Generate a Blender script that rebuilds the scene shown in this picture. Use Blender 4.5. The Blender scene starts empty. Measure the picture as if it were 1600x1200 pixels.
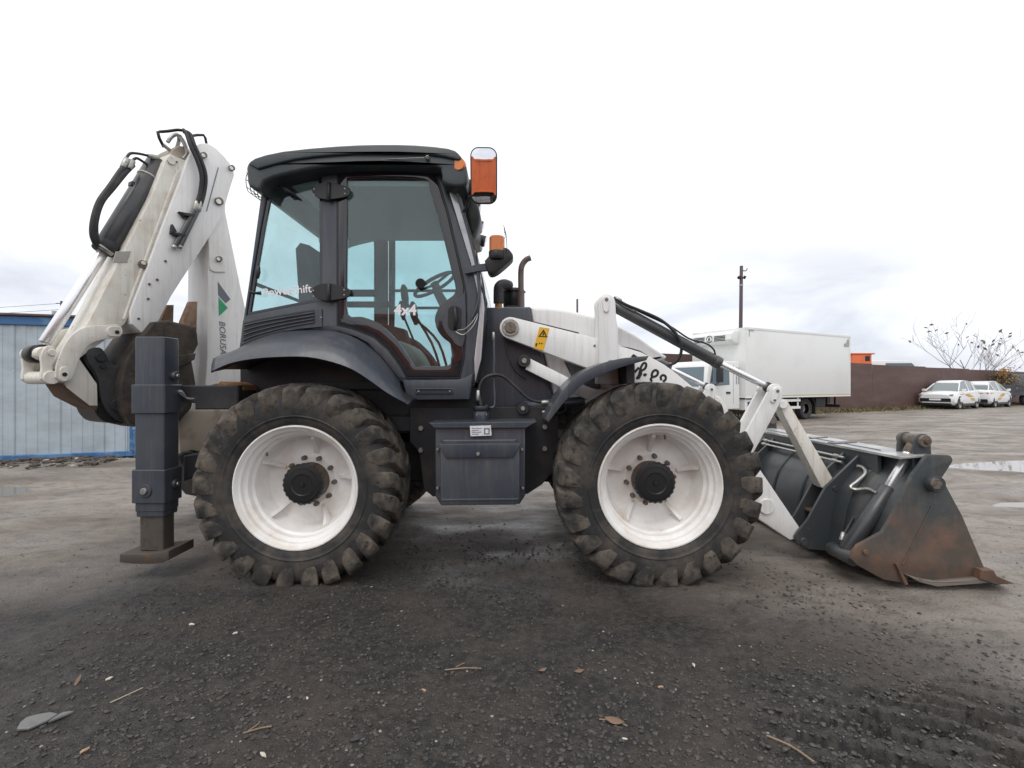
import bpy, bmesh, math, random
import numpy as np
from mathutils import Vector, Matrix
from mathutils.geometry import tessellate_polygon

R = math.radians
F, CU, CV, H = 740.0, 800.0, 600.0, 1.28      # focal length and centre in photo pixels, eye height
random.seed(4)
scn = bpy.context.scene
COL = scn.collection

# ------------------------------------------------------------------ camera
cam_d = bpy.data.cameras.new('camera')
cam = bpy.data.objects.new('camera', cam_d)
COL.objects.link(cam)
cam.location = (0, 0, H)
cam.rotation_euler = (R(90), 0, 0)
cam_d.sensor_width = 36.0
cam_d.lens = 36.0 * F / 1600.0
cam_d.clip_start = 0.05
cam_d.clip_end = 3000
scn.camera = cam

# ------------------------------------------------------------------ sky
SUN_EL, SUN_AZ = 58.0, 200.0      # azimuth in degrees, clockwise from +Y
world = bpy.data.worlds.new('World')
scn.world = world
world.use_nodes = True
wn, wl = world.node_tree.nodes, world.node_tree.links
wn.clear()
w_out = wn.new('ShaderNodeOutputWorld')
w_bg = wn.new('ShaderNodeBackground')
sky = wn.new('ShaderNodeTexSky')
sky.sky_type = 'NISHITA'
sky.sun_disc = False
sky.sun_elevation = R(SUN_EL)
sky.sun_rotation = R(SUN_AZ)
sky_s = wn.new('ShaderNodeMixRGB'); sky_s.blend_type = 'MULTIPLY'; sky_s.inputs[0].default_value = 1
sky_s.inputs[2].default_value = (1.0, 1.0, 1.0, 1)
wl.new(sky.outputs[0], sky_s.inputs[1])
tc = wn.new('ShaderNodeTexCoord')
mp = wn.new('ShaderNodeMapping'); mp.inputs['Scale'].default_value = (1.0, 1.0, 2.6)
mp.inputs['Location'].default_value = (0.35, 0.0, 0.1)
wl.new(tc.outputs['Generated'], mp.inputs[0])
n1 = wn.new('ShaderNodeTexNoise'); n1.inputs['Scale'].default_value = 3.1; n1.inputs['Detail'].default_value = 7
n1.inputs['Roughness'].default_value = 0.52; n1.inputs['Distortion'].default_value = 0.25
wl.new(mp.outputs[0], n1.inputs['Vector'])
cr1 = wn.new('ShaderNodeValToRGB')
cr1.color_ramp.elements[0].position = 0.345; cr1.color_ramp.elements[0].color = (5.8, 6.15, 7.1, 1)
cr1.color_ramp.elements[1].position = 0.55; cr1.color_ramp.elements[1].color = (9.9, 10.15, 10.8, 1)
wl.new(n1.outputs['Fac'], cr1.inputs[0])
# an overcast deck is brighter towards the zenith than near the horizon
sx = wn.new('ShaderNodeSeparateXYZ'); wl.new(tc.outputs['Generated'], sx.inputs[0])
mr = wn.new('ShaderNodeMapRange'); mr.inputs[1].default_value = 0.05; mr.inputs[2].default_value = 0.38
mr.interpolation_type = 'SMOOTHSTEP'
wl.new(sx.outputs[2], mr.inputs[0])
mixz = wn.new('ShaderNodeMixRGB'); mixz.inputs[2].default_value = (11.6, 11.6, 11.7, 1)
wl.new(mr.outputs[0], mixz.inputs[0]); wl.new(cr1.outputs[0], mixz.inputs[1])
mixc = wn.new('ShaderNodeMixRGB'); mixc.inputs[0].default_value = 0.90
wl.new(sky_s.outputs[0], mixc.inputs[1]); wl.new(mixz.outputs[0], mixc.inputs[2])
wl.new(mixc.outputs[0], w_bg.inputs[0])
w_bg.inputs[1].default_value = 0.10
wl.new(w_bg.outputs[0], w_out.inputs[0])

# ------------------------------------------------------------------ sun (veiled by cloud)
sun_d = bpy.data.lights.new('sun', 'SUN')
sun_d.energy = 0.9
sun_d.angle = R(28)
sun_d.color = (1.0, 0.97, 0.92)
sun = bpy.data.objects.new('sun', sun_d)
COL.objects.link(sun)
az, el = R(SUN_AZ), R(SUN_EL)
sdir = Vector((math.sin(az) * math.cos(el), math.cos(az) * math.cos(el), math.sin(el)))
sun.rotation_euler = sdir.to_track_quat('Z', 'Y').to_euler()
sun.location = sdir * 40

# ------------------------------------------------------------------ exposure
scn.view_settings.view_transform = 'Standard'
scn.view_settings.look = 'None'
scn.view_settings.exposure = 0.16
scn.view_settings.gamma = 1.0
scn.view_settings.use_curve_mapping = False
scn.cycles.max_bounces = 8
scn.cycles.transparent_max_bounces = 16

# ================================================================== materials
def mat(name, base, dirt=None, scale=3.0, lo=0.5, hi=0.7, rough=0.5, metal=0.0, bump=0.0, bscale=60.0,
        coat=0.0, dirt2=None, scale2=14.0, lo2=0.58, hi2=0.68, rough_d=None, amt=1.0, stretch=(1, 1, 1), spec=0.5, streak=None, specks=None):
    m = bpy.data.materials.new(name); m.use_nodes = True
    N, L = m.node_tree.nodes, m.node_tree.links
    p = N['Principled BSDF']
    p.inputs['Roughness'].default_value = rough
    p.inputs['Metallic'].default_value = metal
    p.inputs['Coat Weight'].default_value = coat
    p.inputs['Coat Roughness'].default_value = 0.12
    p.inputs['Specular IOR Level'].default_value = spec
    g = N.new('ShaderNodeNewGeometry')
    mpn = N.new('ShaderNodeMapping'); mpn.inputs['Scale'].default_value = stretch
    L.new(g.outputs['Position'], mpn.inputs[0])
    col = None
    def layer(prev, c, s, a, b, k):
        n = N.new('ShaderNodeTexNoise'); n.inputs['Scale'].default_value = s
        n.inputs['Detail'].default_value = 8; n.inputs['Roughness'].default_value = 0.62
        L.new(mpn.outputs[0], n.inputs['Vector'])
        r_ = N.new('ShaderNodeMapRange'); r_.inputs[1].default_value = a; r_.inputs[2].default_value = b
        r_.inputs[4].default_value = k
        L.new(n.outputs['Fac'], r_.inputs[0])
        mx = N.new('ShaderNodeMixRGB')
        if prev is None: mx.inputs[1].default_value = (*base, 1)
        else: L.new(prev, mx.inputs[1])
        mx.inputs[2].default_value = (*c, 1)
        L.new(r_.outputs[0], mx.inputs[0])
        return mx.outputs[0], r_.outputs[0]
    if dirt is not None:
        col, fac = layer(None, dirt, scale, lo, hi, amt)
        if rough_d is not None:
            rr = N.new('ShaderNodeMapRange'); rr.inputs[3].default_value = rough; rr.inputs[4].default_value = rough_d
            L.new(fac, rr.inputs[0]); L.new(rr.outputs[0], p.inputs['Roughness'])
    if dirt2 is not None:
        col, _ = layer(col, dirt2, scale2, lo2, hi2, 1.0)
    if streak is not None:                  # runs of dirt down the panel
        m3 = N.new('ShaderNodeMapping'); m3.inputs['Scale'].default_value = (1, 1, .07); L.new(g.outputs['Position'], m3.inputs[0])
        keep_ = mpn; mpn = m3; col, _ = layer(col, streak, 34, .50, .76, .65); mpn = keep_
    if specks is not None:                  # chips and splashes
        col, _ = layer(col, specks, 60, .67, .72, .8)
    if col is not None: L.new(col, p.inputs['Base Color'])
    else: p.inputs['Base Color'].default_value = (*base, 1)
    if bump > 0:
        n = N.new('ShaderNodeTexNoise'); n.inputs['Scale'].default_value = bscale; n.inputs['Detail'].default_value = 5
        L.new(g.outputs['Position'], n.inputs['Vector'])
        b = N.new('ShaderNodeBump'); b.inputs['Strength'].default_value = bump; b.inputs['Distance'].default_value = 0.01
        L.new(n.outputs['Fac'], b.inputs['Height']); L.new(b.outputs[0], p.inputs['Normal'])
    return m

def glass(name, tint, refl=0.05, rough=0.0, dust=0.0):
    m = bpy.data.materials.new(name); m.use_nodes = True
    N, L = m.node_tree.nodes, m.node_tree.links
    N.clear()
    o = N.new('ShaderNodeOutputMaterial'); t = N.new('ShaderNodeBsdfTransparent'); t.inputs[0].default_value = (*tint, 1)
    gl = N.new('ShaderNodeBsdfGlossy'); gl.inputs['Roughness'].default_value = rough
    fr = N.new('ShaderNodeFresnel'); fr.inputs[0].default_value = 1.6
    mx = N.new('ShaderNodeMixShader')
    L.new(fr.outputs[0], mx.inputs[0]); L.new(t.outputs[0], mx.inputs[1]); L.new(gl.outputs[0], mx.inputs[2])
    if dust > 0:
        d = N.new('ShaderNodeBsdfDiffuse'); d.inputs[0].default_value = (.62, .64, .62, 1)
        mx2 = N.new('ShaderNodeMixShader')
        n = N.new('ShaderNodeTexNoise'); n.inputs['Scale'].default_value = 4; n.inputs['Detail'].default_value = 6
        r_ = N.new('ShaderNodeMapRange'); r_.inputs[1].default_value = .3; r_.inputs[2].default_value = .8; r_.inputs[4].default_value = dust
        L.new(n.outputs['Fac'], r_.inputs[0]); L.new(r_.outputs[0], mx2.inputs[0])
        L.new(mx.outputs[0], mx2.inputs[1]); L.new(d.outputs[0], mx2.inputs[2])
        L.new(mx2.outputs[0], o.inputs[0])
    else:
        L.new(mx.outputs[0], o.inputs[0])
    return m

MUD = (0.20, 0.165, 0.13)
slate = mat('slate_paint', (0.043, 0.052, 0.070), dirt=(0.075, 0.078, 0.084), scale=2.6, lo=.42, hi=.78, rough=.36, coat=.2, bump=.05, bscale=40, rough_d=.6, streak=(.105, .10, .096), specks=(.12, .115, .11))
slate_dark = mat('slate_chassis', (0.020, 0.022, 0.027), dirt=(0.060, 0.052, 0.043), scale=5, lo=.5, hi=.78, rough=.6, specks=(.09, .08, .068))
roof_m = mat('roof_paint', (0.036, 0.047, 0.052), dirt=(0.055, 0.062, 0.062), scale=5, rough=.38, coat=.1)
white = mat('white_paint', (0.83, 0.83, 0.82), dirt=(0.66, 0.64, 0.60), scale=2.8, lo=.54, hi=.84, rough=.36, coat=.25, dirt2=(.42, .37, .31), scale2=9, lo2=.67, hi2=.84, bump=.03, bscale=60, streak=(.62, .58, .52), specks=(.36, .30, .24))
cream = mat('worn_white_paint', (0.77, 0.75, 0.69), dirt=(0.52, 0.46, 0.36), scale=3.8, lo=.48, hi=.78, rough=.5, dirt2=(.20, .13, .08), scale2=15, lo2=.64, hi2=.72, bump=.08, bscale=60, streak=(.50, .42, .31), specks=(.16, .11, .08))
beige = mat('muddy_shaded_white', (0.46, 0.40, 0.33), dirt=(0.24, 0.19, 0.14), scale=4, rough=.7, bump=.1)  # beige holds both the dirt and the shadow on the white boom foot
rimw = mat('rim_white', (0.85, 0.84, 0.82), dirt=(0.66, 0.59, 0.52), scale=4.5, lo=.45, hi=.76, rough=.38, coat=.15, dirt2=(.44, .34, .26), scale2=9, lo2=.66, hi2=.84, specks=(.40, .33, .27))
black = mat('black_plastic', (0.014, 0.015, 0.017), rough=.45)
frit = mat('black_glass_border', (0.018, 0.018, 0.022), rough=.06, spec=.75)
rubber = mat('rubber_hose', (0.018, 0.018, 0.021), dirt=(.05, .047, .045), scale=9, rough=.55)
tyre_m = mat('tyre_rubber', (0.019, 0.0195, 0.021), dirt=(0.095, 0.080, 0.064), scale=5.0, lo=.44, hi=.70, rough=.72, bump=.15, bscale=55, dirt2=(.040, .037, .034), scale2=22, specks=(.10, .088, .072))
lug_m = mat('muddy_tread', (0.026, 0.025, 0.024), dirt=(0.150, 0.124, 0.098), scale=7, lo=.40, hi=.68, rough=.85, bump=.35, bscale=45, dirt2=(.020, .020, .020), scale2=19, lo2=.55, hi2=.66, specks=(.15, .125, .10))
dgrey = mat('cylinder_grey', (0.055, 0.058, 0.064), dirt=(.09, .085, .08), scale=6, rough=.35, coat=.15)
chrome = mat('chrome', (0.86, 0.86, 0.88), rough=.26, metal=.75)
steel = mat('zinc_steel', (0.42, 0.42, 0.40), dirt=(.25, .2, .16), scale=30, rough=.42, metal=.8)
bolt_m = mat('dirty_bolt', (0.20, 0.17, 0.14), dirt=(.09, .07, .05), scale=40, rough=.6, metal=.5)
hubm = mat('brown_hub', (0.13, 0.085, 0.055), dirt=(.05, .04, .035), scale=9, rough=.6)
hubcap_m = mat('black_hub_cap', (0.012, 0.012, 0.013), rough=.42, dirt=(.05, .05, .05), scale=40, lo=.62, hi=.8)
rust = mat('rust', (0.15, 0.082, 0.050), dirt=(0.075, 0.052, 0.042), scale=7, lo=.42, hi=.66, rough=.8, bump=.2)
tooth_m = mat('rusty_tooth', (0.26, 0.17, 0.115), dirt=(0.15, 0.085, 0.055), scale=12, rough=.8, bump=.2)
bucket_dirty = mat('muddy_bucket_steel', (0.032, 0.027, 0.024), dirt=(0.100, 0.074, 0.055), scale=6, lo=.45, hi=.72, rough=.8, bump=.3, dirt2=(.025, .022, .02), scale2=9, specks=(.17, .13, .10))
bucket_slate = mat('bucket_slate', (0.044, 0.051, 0.057), dirt=(0.085, 0.085, 0.08), scale=3, rough=.42, coat=.1, dirt2=(.12, .075, .045), scale2=8, lo2=.66, hi2=.74, bump=.05)
topbar_m = mat('sky_sheen_grey_bar', (0.26, 0.27, 0.265), dirt=(.5, .5, .48), scale=5, lo=.4, hi=.7, rough=.28)  # pale grey paints in the sky's sheen on the wet slate top
yellow = mat('yellow_sticker', (0.78, 0.44, 0.02), rough=.4)
ink = mat('black_print', (0.012, 0.012, 0.012), rough=.5)
white_print = mat('white_print', (0.85, 0.82, 0.84), rough=.5)
grey_print = mat('grey_print', (0.17, 0.18, 0.22), rough=.5)
green_print = mat('green_print', (0.05, 0.36, 0.17), rough=.5)
orange_lens = mat('orange_lens', (0.72, 0.20, 0.03), rough=.25, coat=.5)
red_lens = mat('red_orange_lens', (0.60, 0.10, 0.04), rough=.25, coat=.5)
amber_g = glass('amber_lens', (0.95, 0.42, 0.10))
clear_lens = mat('clear_lens', (0.6, 0.62, 0.65), rough=.15, metal=.6)
pane_g = glass('tinted_cab_glass', (0.775, 0.895, 0.905), dust=.07)
screen_g = glass('windscreen_glass', (0.80, 0.90, 0.90), dust=.10)
liner = mat('cab_lining', (0.78, 0.80, 0.80), rough=.85)
seat_m = mat('seat_cloth', (0.035, 0.038, 0.042), rough=.9)
dark_int = mat('dark_trim', (0.04, 0.043, 0.048), rough=.7)
mirror_m = mat('mirror_glass', (0.93, 0.93, 0.93), rough=.0, metal=1.0)
exh = mat('exhaust_steel', (0.14, 0.105, 0.095), dirt=(.07, .05, .045), scale=12, rough=.6, metal=.3)
ochre = mat('ochre_pipe', (0.40, 0.20, 0.05), rough=.5)
mesh_dark = mat('grille_mesh', (0.025, 0.025, 0.027), rough=.6)

# ================================================================== mesh helpers
W = {}                                     # frame of each parent
def root(name, loc, label, cat, group=None, rz=0.0, local=False):
    o = bpy.data.objects.new(name, None); COL.objects.link(o)
    o.empty_display_size = .2
    o.location = loc; o.rotation_euler = (0, 0, rz)
    W[o] = Vector((0, 0, 0)) if local else Vector(loc)
    tag(o, label, cat, group)
    return o
def tag(o, label=None, cat=None, group=None, kind=None):
    if label: o['label'] = label
    if cat: o['category'] = cat
    if group: o['group'] = group
    if kind: o['kind'] = kind
    return o
def make(name, V, Fc, m, parent=None, ang=38, origin=None):
    A = np.array([tuple(v) for v in V], dtype=float)
    c = Vector((A.min(0) + A.max(0)) / 2) if origin is None else Vector(origin)
    me = bpy.data.meshes.new(name)
    me.from_pydata([tuple(v) for v in (A - np.array(c))], [], Fc)
    bm = bmesh.new(); bm.from_mesh(me)
    bmesh.ops.recalc_face_normals(bm, faces=bm.faces)
    bm.to_mesh(me); bm.free()
    if ang:
        me.polygons.foreach_set('use_smooth', [True] * len(me.polygons))
        me.set_sharp_from_angle(angle=R(ang))
    me.materials.append(m)
    o = bpy.data.objects.new(name, me); COL.objects.link(o)
    W[o] = c
    if parent is not None:
        o.parent = parent; o.location = c - W[parent]
    else:
        o.location = c
    return o

def q(pts, Y):          # photo pixels -> (x, z) in the vertical plane at distance Y
    return [((u - CU) / F * Y, H - (v - CV) / F * Y) for u, v in pts]
def P(u, v, Y):
    return Vector(((u - CU) / F * Y, Y, H - (v - CV) / F * Y))
def area2(l):
    return sum(l[i][0] * l[(i + 1) % len(l)][1] - l[(i + 1) % len(l)][0] * l[i][1] for i in range(len(l)))
def inset(l, d):        # l counter-clockwise; moves every edge inwards by d
    n = len(l); out = []
    for i in range(n):
        a, b, c = Vector(l[i - 1]), Vector(l[i]), Vector(l[(i + 1) % n])
        e1, e2 = (b - a), (c - b)
        if e1.length < 1e-9 or e2.length < 1e-9: out.append(tuple(b)); continue
        e1.normalize(); e2.normalize()
        n1_, n2_ = Vector((-e1.y, e1.x)), Vector((-e2.y, e2.x))
        k = n1_ + n2_
        if k.length < 1e-6: out.append(tuple(b)); continue
        k.normalize(); s = d / max(.35, k.dot(n1_))
        out.append((b.x + k.x * s, b.y + k.y * s))
    return out
def prism_vf(loops, Y0, Y1, r=.004, n=1, axis='y'):
    loops = [list(l) for l in loops]
    if area2(loops[0]) < 0: loops[0].reverse()
    for h_ in loops[1:]:
        if area2(h_) > 0: h_.reverse()
    sl = []
    if r > 0:
        for i in range(n + 1):
            t = i / n * math.pi / 2
            sl.append((Y0 + r * (1 - math.sin(t)) * 1.0, r * (1 - math.cos(t))))
        sl = [(Y0 + r * (1 - math.cos(i / n * math.pi / 2)), r * (1 - math.sin(i / n * math.pi / 2))) for i in range(n + 1)]
        sl += [(Y1 - (a - Y0), b) for a, b in reversed(sl)]
    else:
        sl = [(Y0, 0), (Y1, 0)]
    V, Fc = [], []
    cnt = sum(len(l) for l in loops)
    for y, d in sl:
        for l in loops:
            for (x, z) in (inset(l, d) if d > 1e-9 else l):
                V.append((x, y, z) if axis == 'y' else ((x, z, y) if axis == 'z' else (y, x, z)))
    for s in range(len(sl) - 1):
        o0 = s * cnt
        for l in loops:
            k = len(l)
            for i in range(k):
                j = (i + 1) % k
                Fc.append((o0 + i, o0 + j, o0 + cnt + j, o0 + cnt + i))
            o0 += k
    if len(loops) == 1 and len(loops[0]) <= 4:
        Fc.append(tuple(range(cnt))); Fc.append(tuple(range((len(sl) - 1) * cnt, len(sl) * cnt)))
    else:
        for s in (0, len(sl) - 1):
            tri = tessellate_polygon([[Vector((x, z, 0)) for x, z in l] for l in loops])
            for t in tri: Fc.append(tuple(s * cnt + i for i in t))
    return V, Fc
def prism(name, loops, Y0, Y1, m, parent=None, r=.004, n=1, axis='y', ang=38, origin=None):
    if isinstance(loops[0][0], (int, float)): loops = [loops]
    V, Fc = prism_vf(loops, Y0, Y1, r, n, axis)
    return make(name, V, Fc, m, parent, ang, origin)
def box(name, a, b, m, parent=None, r=.004, n=1):
    return prism(name, [(a[0], a[2]), (b[0], a[2]), (b[0], b[2]), (a[0], b[2])], a[1], b[1], m, parent, r, n)
def rrect(x0, z0, x1, z1, r, n=5):
    out = []
    for cx, cz, a0 in ((x1 - r, z1 - r, 0), (x0 + r, z1 - r, 90), (x0 + r, z0 + r, 180), (x1 - r, z0 + r, 270)):
        for i in range(n + 1):
            a = R(a0 + 90 * i / n); out.append((cx + r * math.cos(a), cz + r * math.sin(a)))
    return out
def frame(d):
    d = d.normalized()
    up = Vector((0, 0, 1)) if abs(d.z) < .9 else Vector((0, 1, 0))
    a = d.cross(up).normalized(); return a, a.cross(d).normalized()
def tube_vf(pts, rad, n=10, cap=True):
    pts = [Vector(p) for p in pts]
    if not hasattr(rad, '__len__'): rad = [rad] * len(pts)
    V, Fc = [], []
    tang = [(pts[min(i + 1, len(pts) - 1)] - pts[max(i - 1, 0)]).normalized() for i in range(len(pts))]
    a, b = frame(tang[0])
    for i, p in enumerate(pts):
        if i:
            a = (a - tang[i] * a.dot(tang[i]))
            a = a.normalized() if a.length > 1e-6 else frame(tang[i])[0]
            b = tang[i].cross(a) * -1
        for k in range(n):
            t = 2 * math.pi * k / n
            V.append(p + (a * math.cos(t) + b * math.sin(t)) * rad[i])
    for i in range(len(pts) - 1):
        for k in range(n):
            l = (k + 1) % n
            Fc.append((i * n + k, i * n + l, (i + 1) * n + l, (i + 1) * n + k))
    if cap:
        Fc.append(tuple(range(n))); Fc.append(tuple(range((len(pts) - 1) * n, len(pts) * n)))
    return V, Fc
def tube(name, pts, rad, m, parent=None, n=10, ang=45):
    V, Fc = tube_vf(pts, rad, n)
    return make(name, V, Fc, m, parent, ang)
def smooth(pts, k=6):   # Catmull-Rom through the points
    pts = [Vector(p) for p in pts]; out = []
    for i in range(len(pts) - 1):
        p0, p1, p2, p3 = pts[max(i - 1, 0)], pts[i], pts[i + 1], pts[min(i + 2, len(pts) - 1)]
        for s in range(k):
            t = s / k
            out.append(.5 * ((2 * p1) + (p2 - p0) * t + (2 * p0 - 5 * p1 + 4 * p2 - p3) * t * t + (3 * p1 - p0 - 3 * p2 + p3) * t ** 3))
    out.append(pts[-1]); return out
def smooth2(pts, k=5, closed=False):
    return [(p.x, p.y) for p in smooth([Vector((a, b, 0)) for a, b in pts], k)]
def cyl(name, p0, p1, r0, m, parent=None, r1=None, n=16, bev=.003):
    p0, p1 = Vector(p0), Vector(p1); r1 = r0 if r1 is None else r1
    d = (p1 - p0); L_ = d.length; d.normalize(); bev = min(bev, L_ * .3, r0 * .4, r1 * .4)
    if bev > 0:
        return tube(name, [p0, p0 + d * bev, p1 - d * bev, p1], [r0 - bev, r0, r1, r1 - bev], m, parent, n)
    return tube(name, [p0, p1], [r0, r1], m, parent, n)
def bolt(name, u, v, Y, rpx, m, parent, out=.018, n=6):
    c = P(u, v, Y); r_ = rpx * Y / F
    return cyl(name, (c.x, c.y - out, c.z), (c.x, c.y + .004, c.z), r_, m, parent, n=n, bev=.002)
def lathe_vf(prof, n=48, a0=0):      # prof: (radius, y); axis along Y
    V, Fc = [], []
    for (r_, y) in prof:
        for k in range(n):
            t = a0 + 2 * math.pi * k / n
            V.append((r_ * math.cos(t), y, r_ * math.sin(t)))
    for i in range(len(prof) - 1):
        for k in range(n):
            l = (k + 1) % n
            Fc.append((i * n + k, i * n + l, (i + 1) * n + l, (i + 1) * n + k))
    return V, Fc
def loft(name, rings, m, parent=None, closed=False, caps=False, ang=45, thick=0):
    n = len(rings[0]); V = [Vector(p) for r_ in rings for p in r_]; Fc = []
    for i in range(len(rings) - 1):
        for k in range(n if closed else n - 1):
            l = (k + 1) % n
            Fc.append((i * n + k, i * n + l, (i + 1) * n + l, (i + 1) * n + k))
    if caps:
        Fc.append(tuple(range(n))); Fc.append(tuple(range((len(rings) - 1) * n, len(rings) * n)))
    o = make(name, V, Fc, m, parent, ang)
    if thick:
        md = o.modifiers.new('thickness', 'SOLIDIFY'); md.thickness = thick; md.offset = 0
    return o
_dg = None
def text(name, body, size, loc, rot, m, parent, shear=0.0, align='LEFT', ext=.0006, bold=0.0):
    cu = bpy.data.curves.new(name, 'FONT'); cu.body = body; cu.size = size; cu.shear = shear
    cu.align_x = align; cu.extrude = ext; cu.offset = bold; cu.resolution_u = 3
    t = bpy.data.objects.new('t', cu); COL.objects.link(t)
    me = bpy.data.meshes.new_from_object(t.evaluated_get(bpy.context.evaluated_depsgraph_get()))
    bpy.data.objects.remove(t); bpy.data.curves.remove(cu)
    me.name = name; me.materials.clear(); me.materials.append(m)
    o = bpy.data.objects.new(name, me); COL.objects.link(o)
    o.parent = parent; o.location = Vector(loc) - W[parent]; o.rotation_euler = rot
    W[o] = Vector(loc)
    return o
def copy_tree(o, parent=None, depth=0):
    c = o.copy(); COL.objects.link(c)
    if parent is not None: c.parent = parent
    W[c] = W.get(o, Vector((0, 0, 0)))
    for ch in o.children: copy_tree(ch, c, depth + 1)
    return c

# ================================================================== noise on arrays
def vnoise(x, y, seed=0):
    xi, yi = np.floor(x).astype(np.int64), np.floor(y).astype(np.int64)
    fx, fy = x - xi, y - yi
    fx = fx * fx * (3 - 2 * fx); fy = fy * fy * (3 - 2 * fy)
    def h(a, b):
        n_ = (a * 374761393 + b * 668265263 + seed * 1442695041) & 0x7fffffff
        n_ = ((n_ ^ (n_ >> 13)) * 1274126177) & 0x7fffffff
        return ((n_ ^ (n_ >> 16)) & 0xffff) / 65535.0
    return (h(xi, yi) * (1 - fx) + h(xi + 1, yi) * fx) * (1 - fy) + (h(xi, yi + 1) * (1 - fx) + h(xi + 1, yi + 1) * fx) * fy
def fbm(x, y, o=4, seed=0):
    s, a, t = 0, 1, 0
    for i in range(o):
        s = s + a * vnoise(x * 2 ** i, y * 2 ** i, seed + i); t += a; a *= .5
    return s / t
def sstep(x, a, b):
    t = np.clip((x - a) / (b - a), 0, 1); return t * t * (3 - 2 * t)

PUDDLES = [(8.6, 7.5, 1.9, .75, -.045), (5.9, 5.08, .75, .22, -.032), (-6.9, 5.75, 1.35, .30, -.036), (13.5, 9.6, 2.0, .5, -.06), (2.6, 9.5, 1.1, .3, -.055)]
def ground_z(x, y):
    x = np.asarray(x, float); y = np.asarray(y, float)
    z = -0.0125 * np.clip(y - 8, 0, 45)
    near = 1 - sstep(np.hypot(x, y - 3), 9, 40)
    z = z + (fbm(x * .55, y * .55, 4, 3) - .5) * .045 * (.3 + .7 * near)
    z = z + (fbm(x * 4, y * 4, 3, 9) - .5) * .018 * near
    z = z + (fbm(x * 17, y * 17, 2, 21) - .5) * .010 * near
    # broken, rutted mud on the right and in the yard behind
    ca, sa = math.cos(R(-24)), math.sin(R(-24))
    a_, b_ = x * ca + y * sa, -x * sa + y * ca
    rut = np.abs(fbm(a_ * 2.3 + .8 * fbm(x * 2, y * 2, 2, 5), b_ * 13, 3, 31) - .5) * 2
    mask = sstep(x - .22 * y, .35, 1.05) * (1 - sstep(y, 2.75, 3.3)) * (1 - sstep(np.abs(x), 6, 9)) * sstep(fbm(x * 1.3, y * 1.3, 2, 77), .36, .54)
    z = z - mask * ((1 - sstep(rut, .03, .15)) * .095 - .016)
    rut2 = np.abs(fbm(x * .8, y * 3.2, 3, 51) - .5) * 2
    m2 = sstep(y, 4.8, 6.5) * (1 - sstep(y, 14, 26))
    z = z - m2 * (1 - sstep(rut2, 0, .3)) * .045
    for (px, py, rx, ry, lv) in PUDDLES:
        d = np.hypot((x - px) / rx, (y - py) / ry) + (fbm(x * 1.3, y * 2.6, 3, 61) - .5) * .7
        k = 1 - sstep(d, .7, 1.15)
        base = -0.0125 * np.clip(py - 8, 0, 45)
        z = z * (1 - k) + (base + lv - .02) * k
    # the ground stays flat where the machine stands
    k = (1 - sstep(np.abs(x + .2), 2.6, 3.4)) * (1 - sstep(np.abs(y - 4.1), 1.0, 1.6))
    z = z * (1 - .55 * k)
    return z

def axis_coords(lo, hi, step, far_lo, far_hi, g=1.16):
    c = list(np.arange(lo, hi + 1e-6, step))
    s, v = step, hi
    while v < far_hi: s *= g; v += s; c.append(v)
    s, v, pre = step, lo, []
    while v > far_lo: s *= g; v -= s; pre.append(v)
    return np.array(pre[::-1] + c)
gx = axis_coords(-3.6, 4.4, .0185, -700, 700, 1.10)
gy = axis_coords(1.3, 5.2, .0185, -500, 900, 1.10)
GX, GY = np.meshgrid(gx, gy)
GZ = ground_z(GX, GY)
me = bpy.data.meshes.new('ground')
nv = GX.size
me.vertices.add(nv)
me.vertices.foreach_set('co', np.stack([GX, GY, GZ], -1).astype(np.float32).ravel())
nx_, ny_ = len(gx), len(gy)
ii = (np.arange(ny_ - 1)[:, None] * nx_ + np.arange(nx_ - 1)[None, :]).ravel()
quads = np.stack([ii, ii + 1, ii + nx_ + 1, ii + nx_], -1).astype(np.int32)
nq = len(quads)
me.loops.add(nq * 4); me.loops.foreach_set('vertex_index', quads.ravel())
me.polygons.add(nq)
me.polygons.foreach_set('loop_start', np.arange(nq, dtype=np.int32) * 4)
me.polygons.foreach_set('loop_total', np.full(nq, 4, np.int32))
me.update(calc_edges=True)
me.polygons.foreach_set('use_smooth', np.ones(nq, bool))
ground = bpy.data.objects.new('ground', me); COL.objects.link(ground)
tag(ground, kind='structure')

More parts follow.
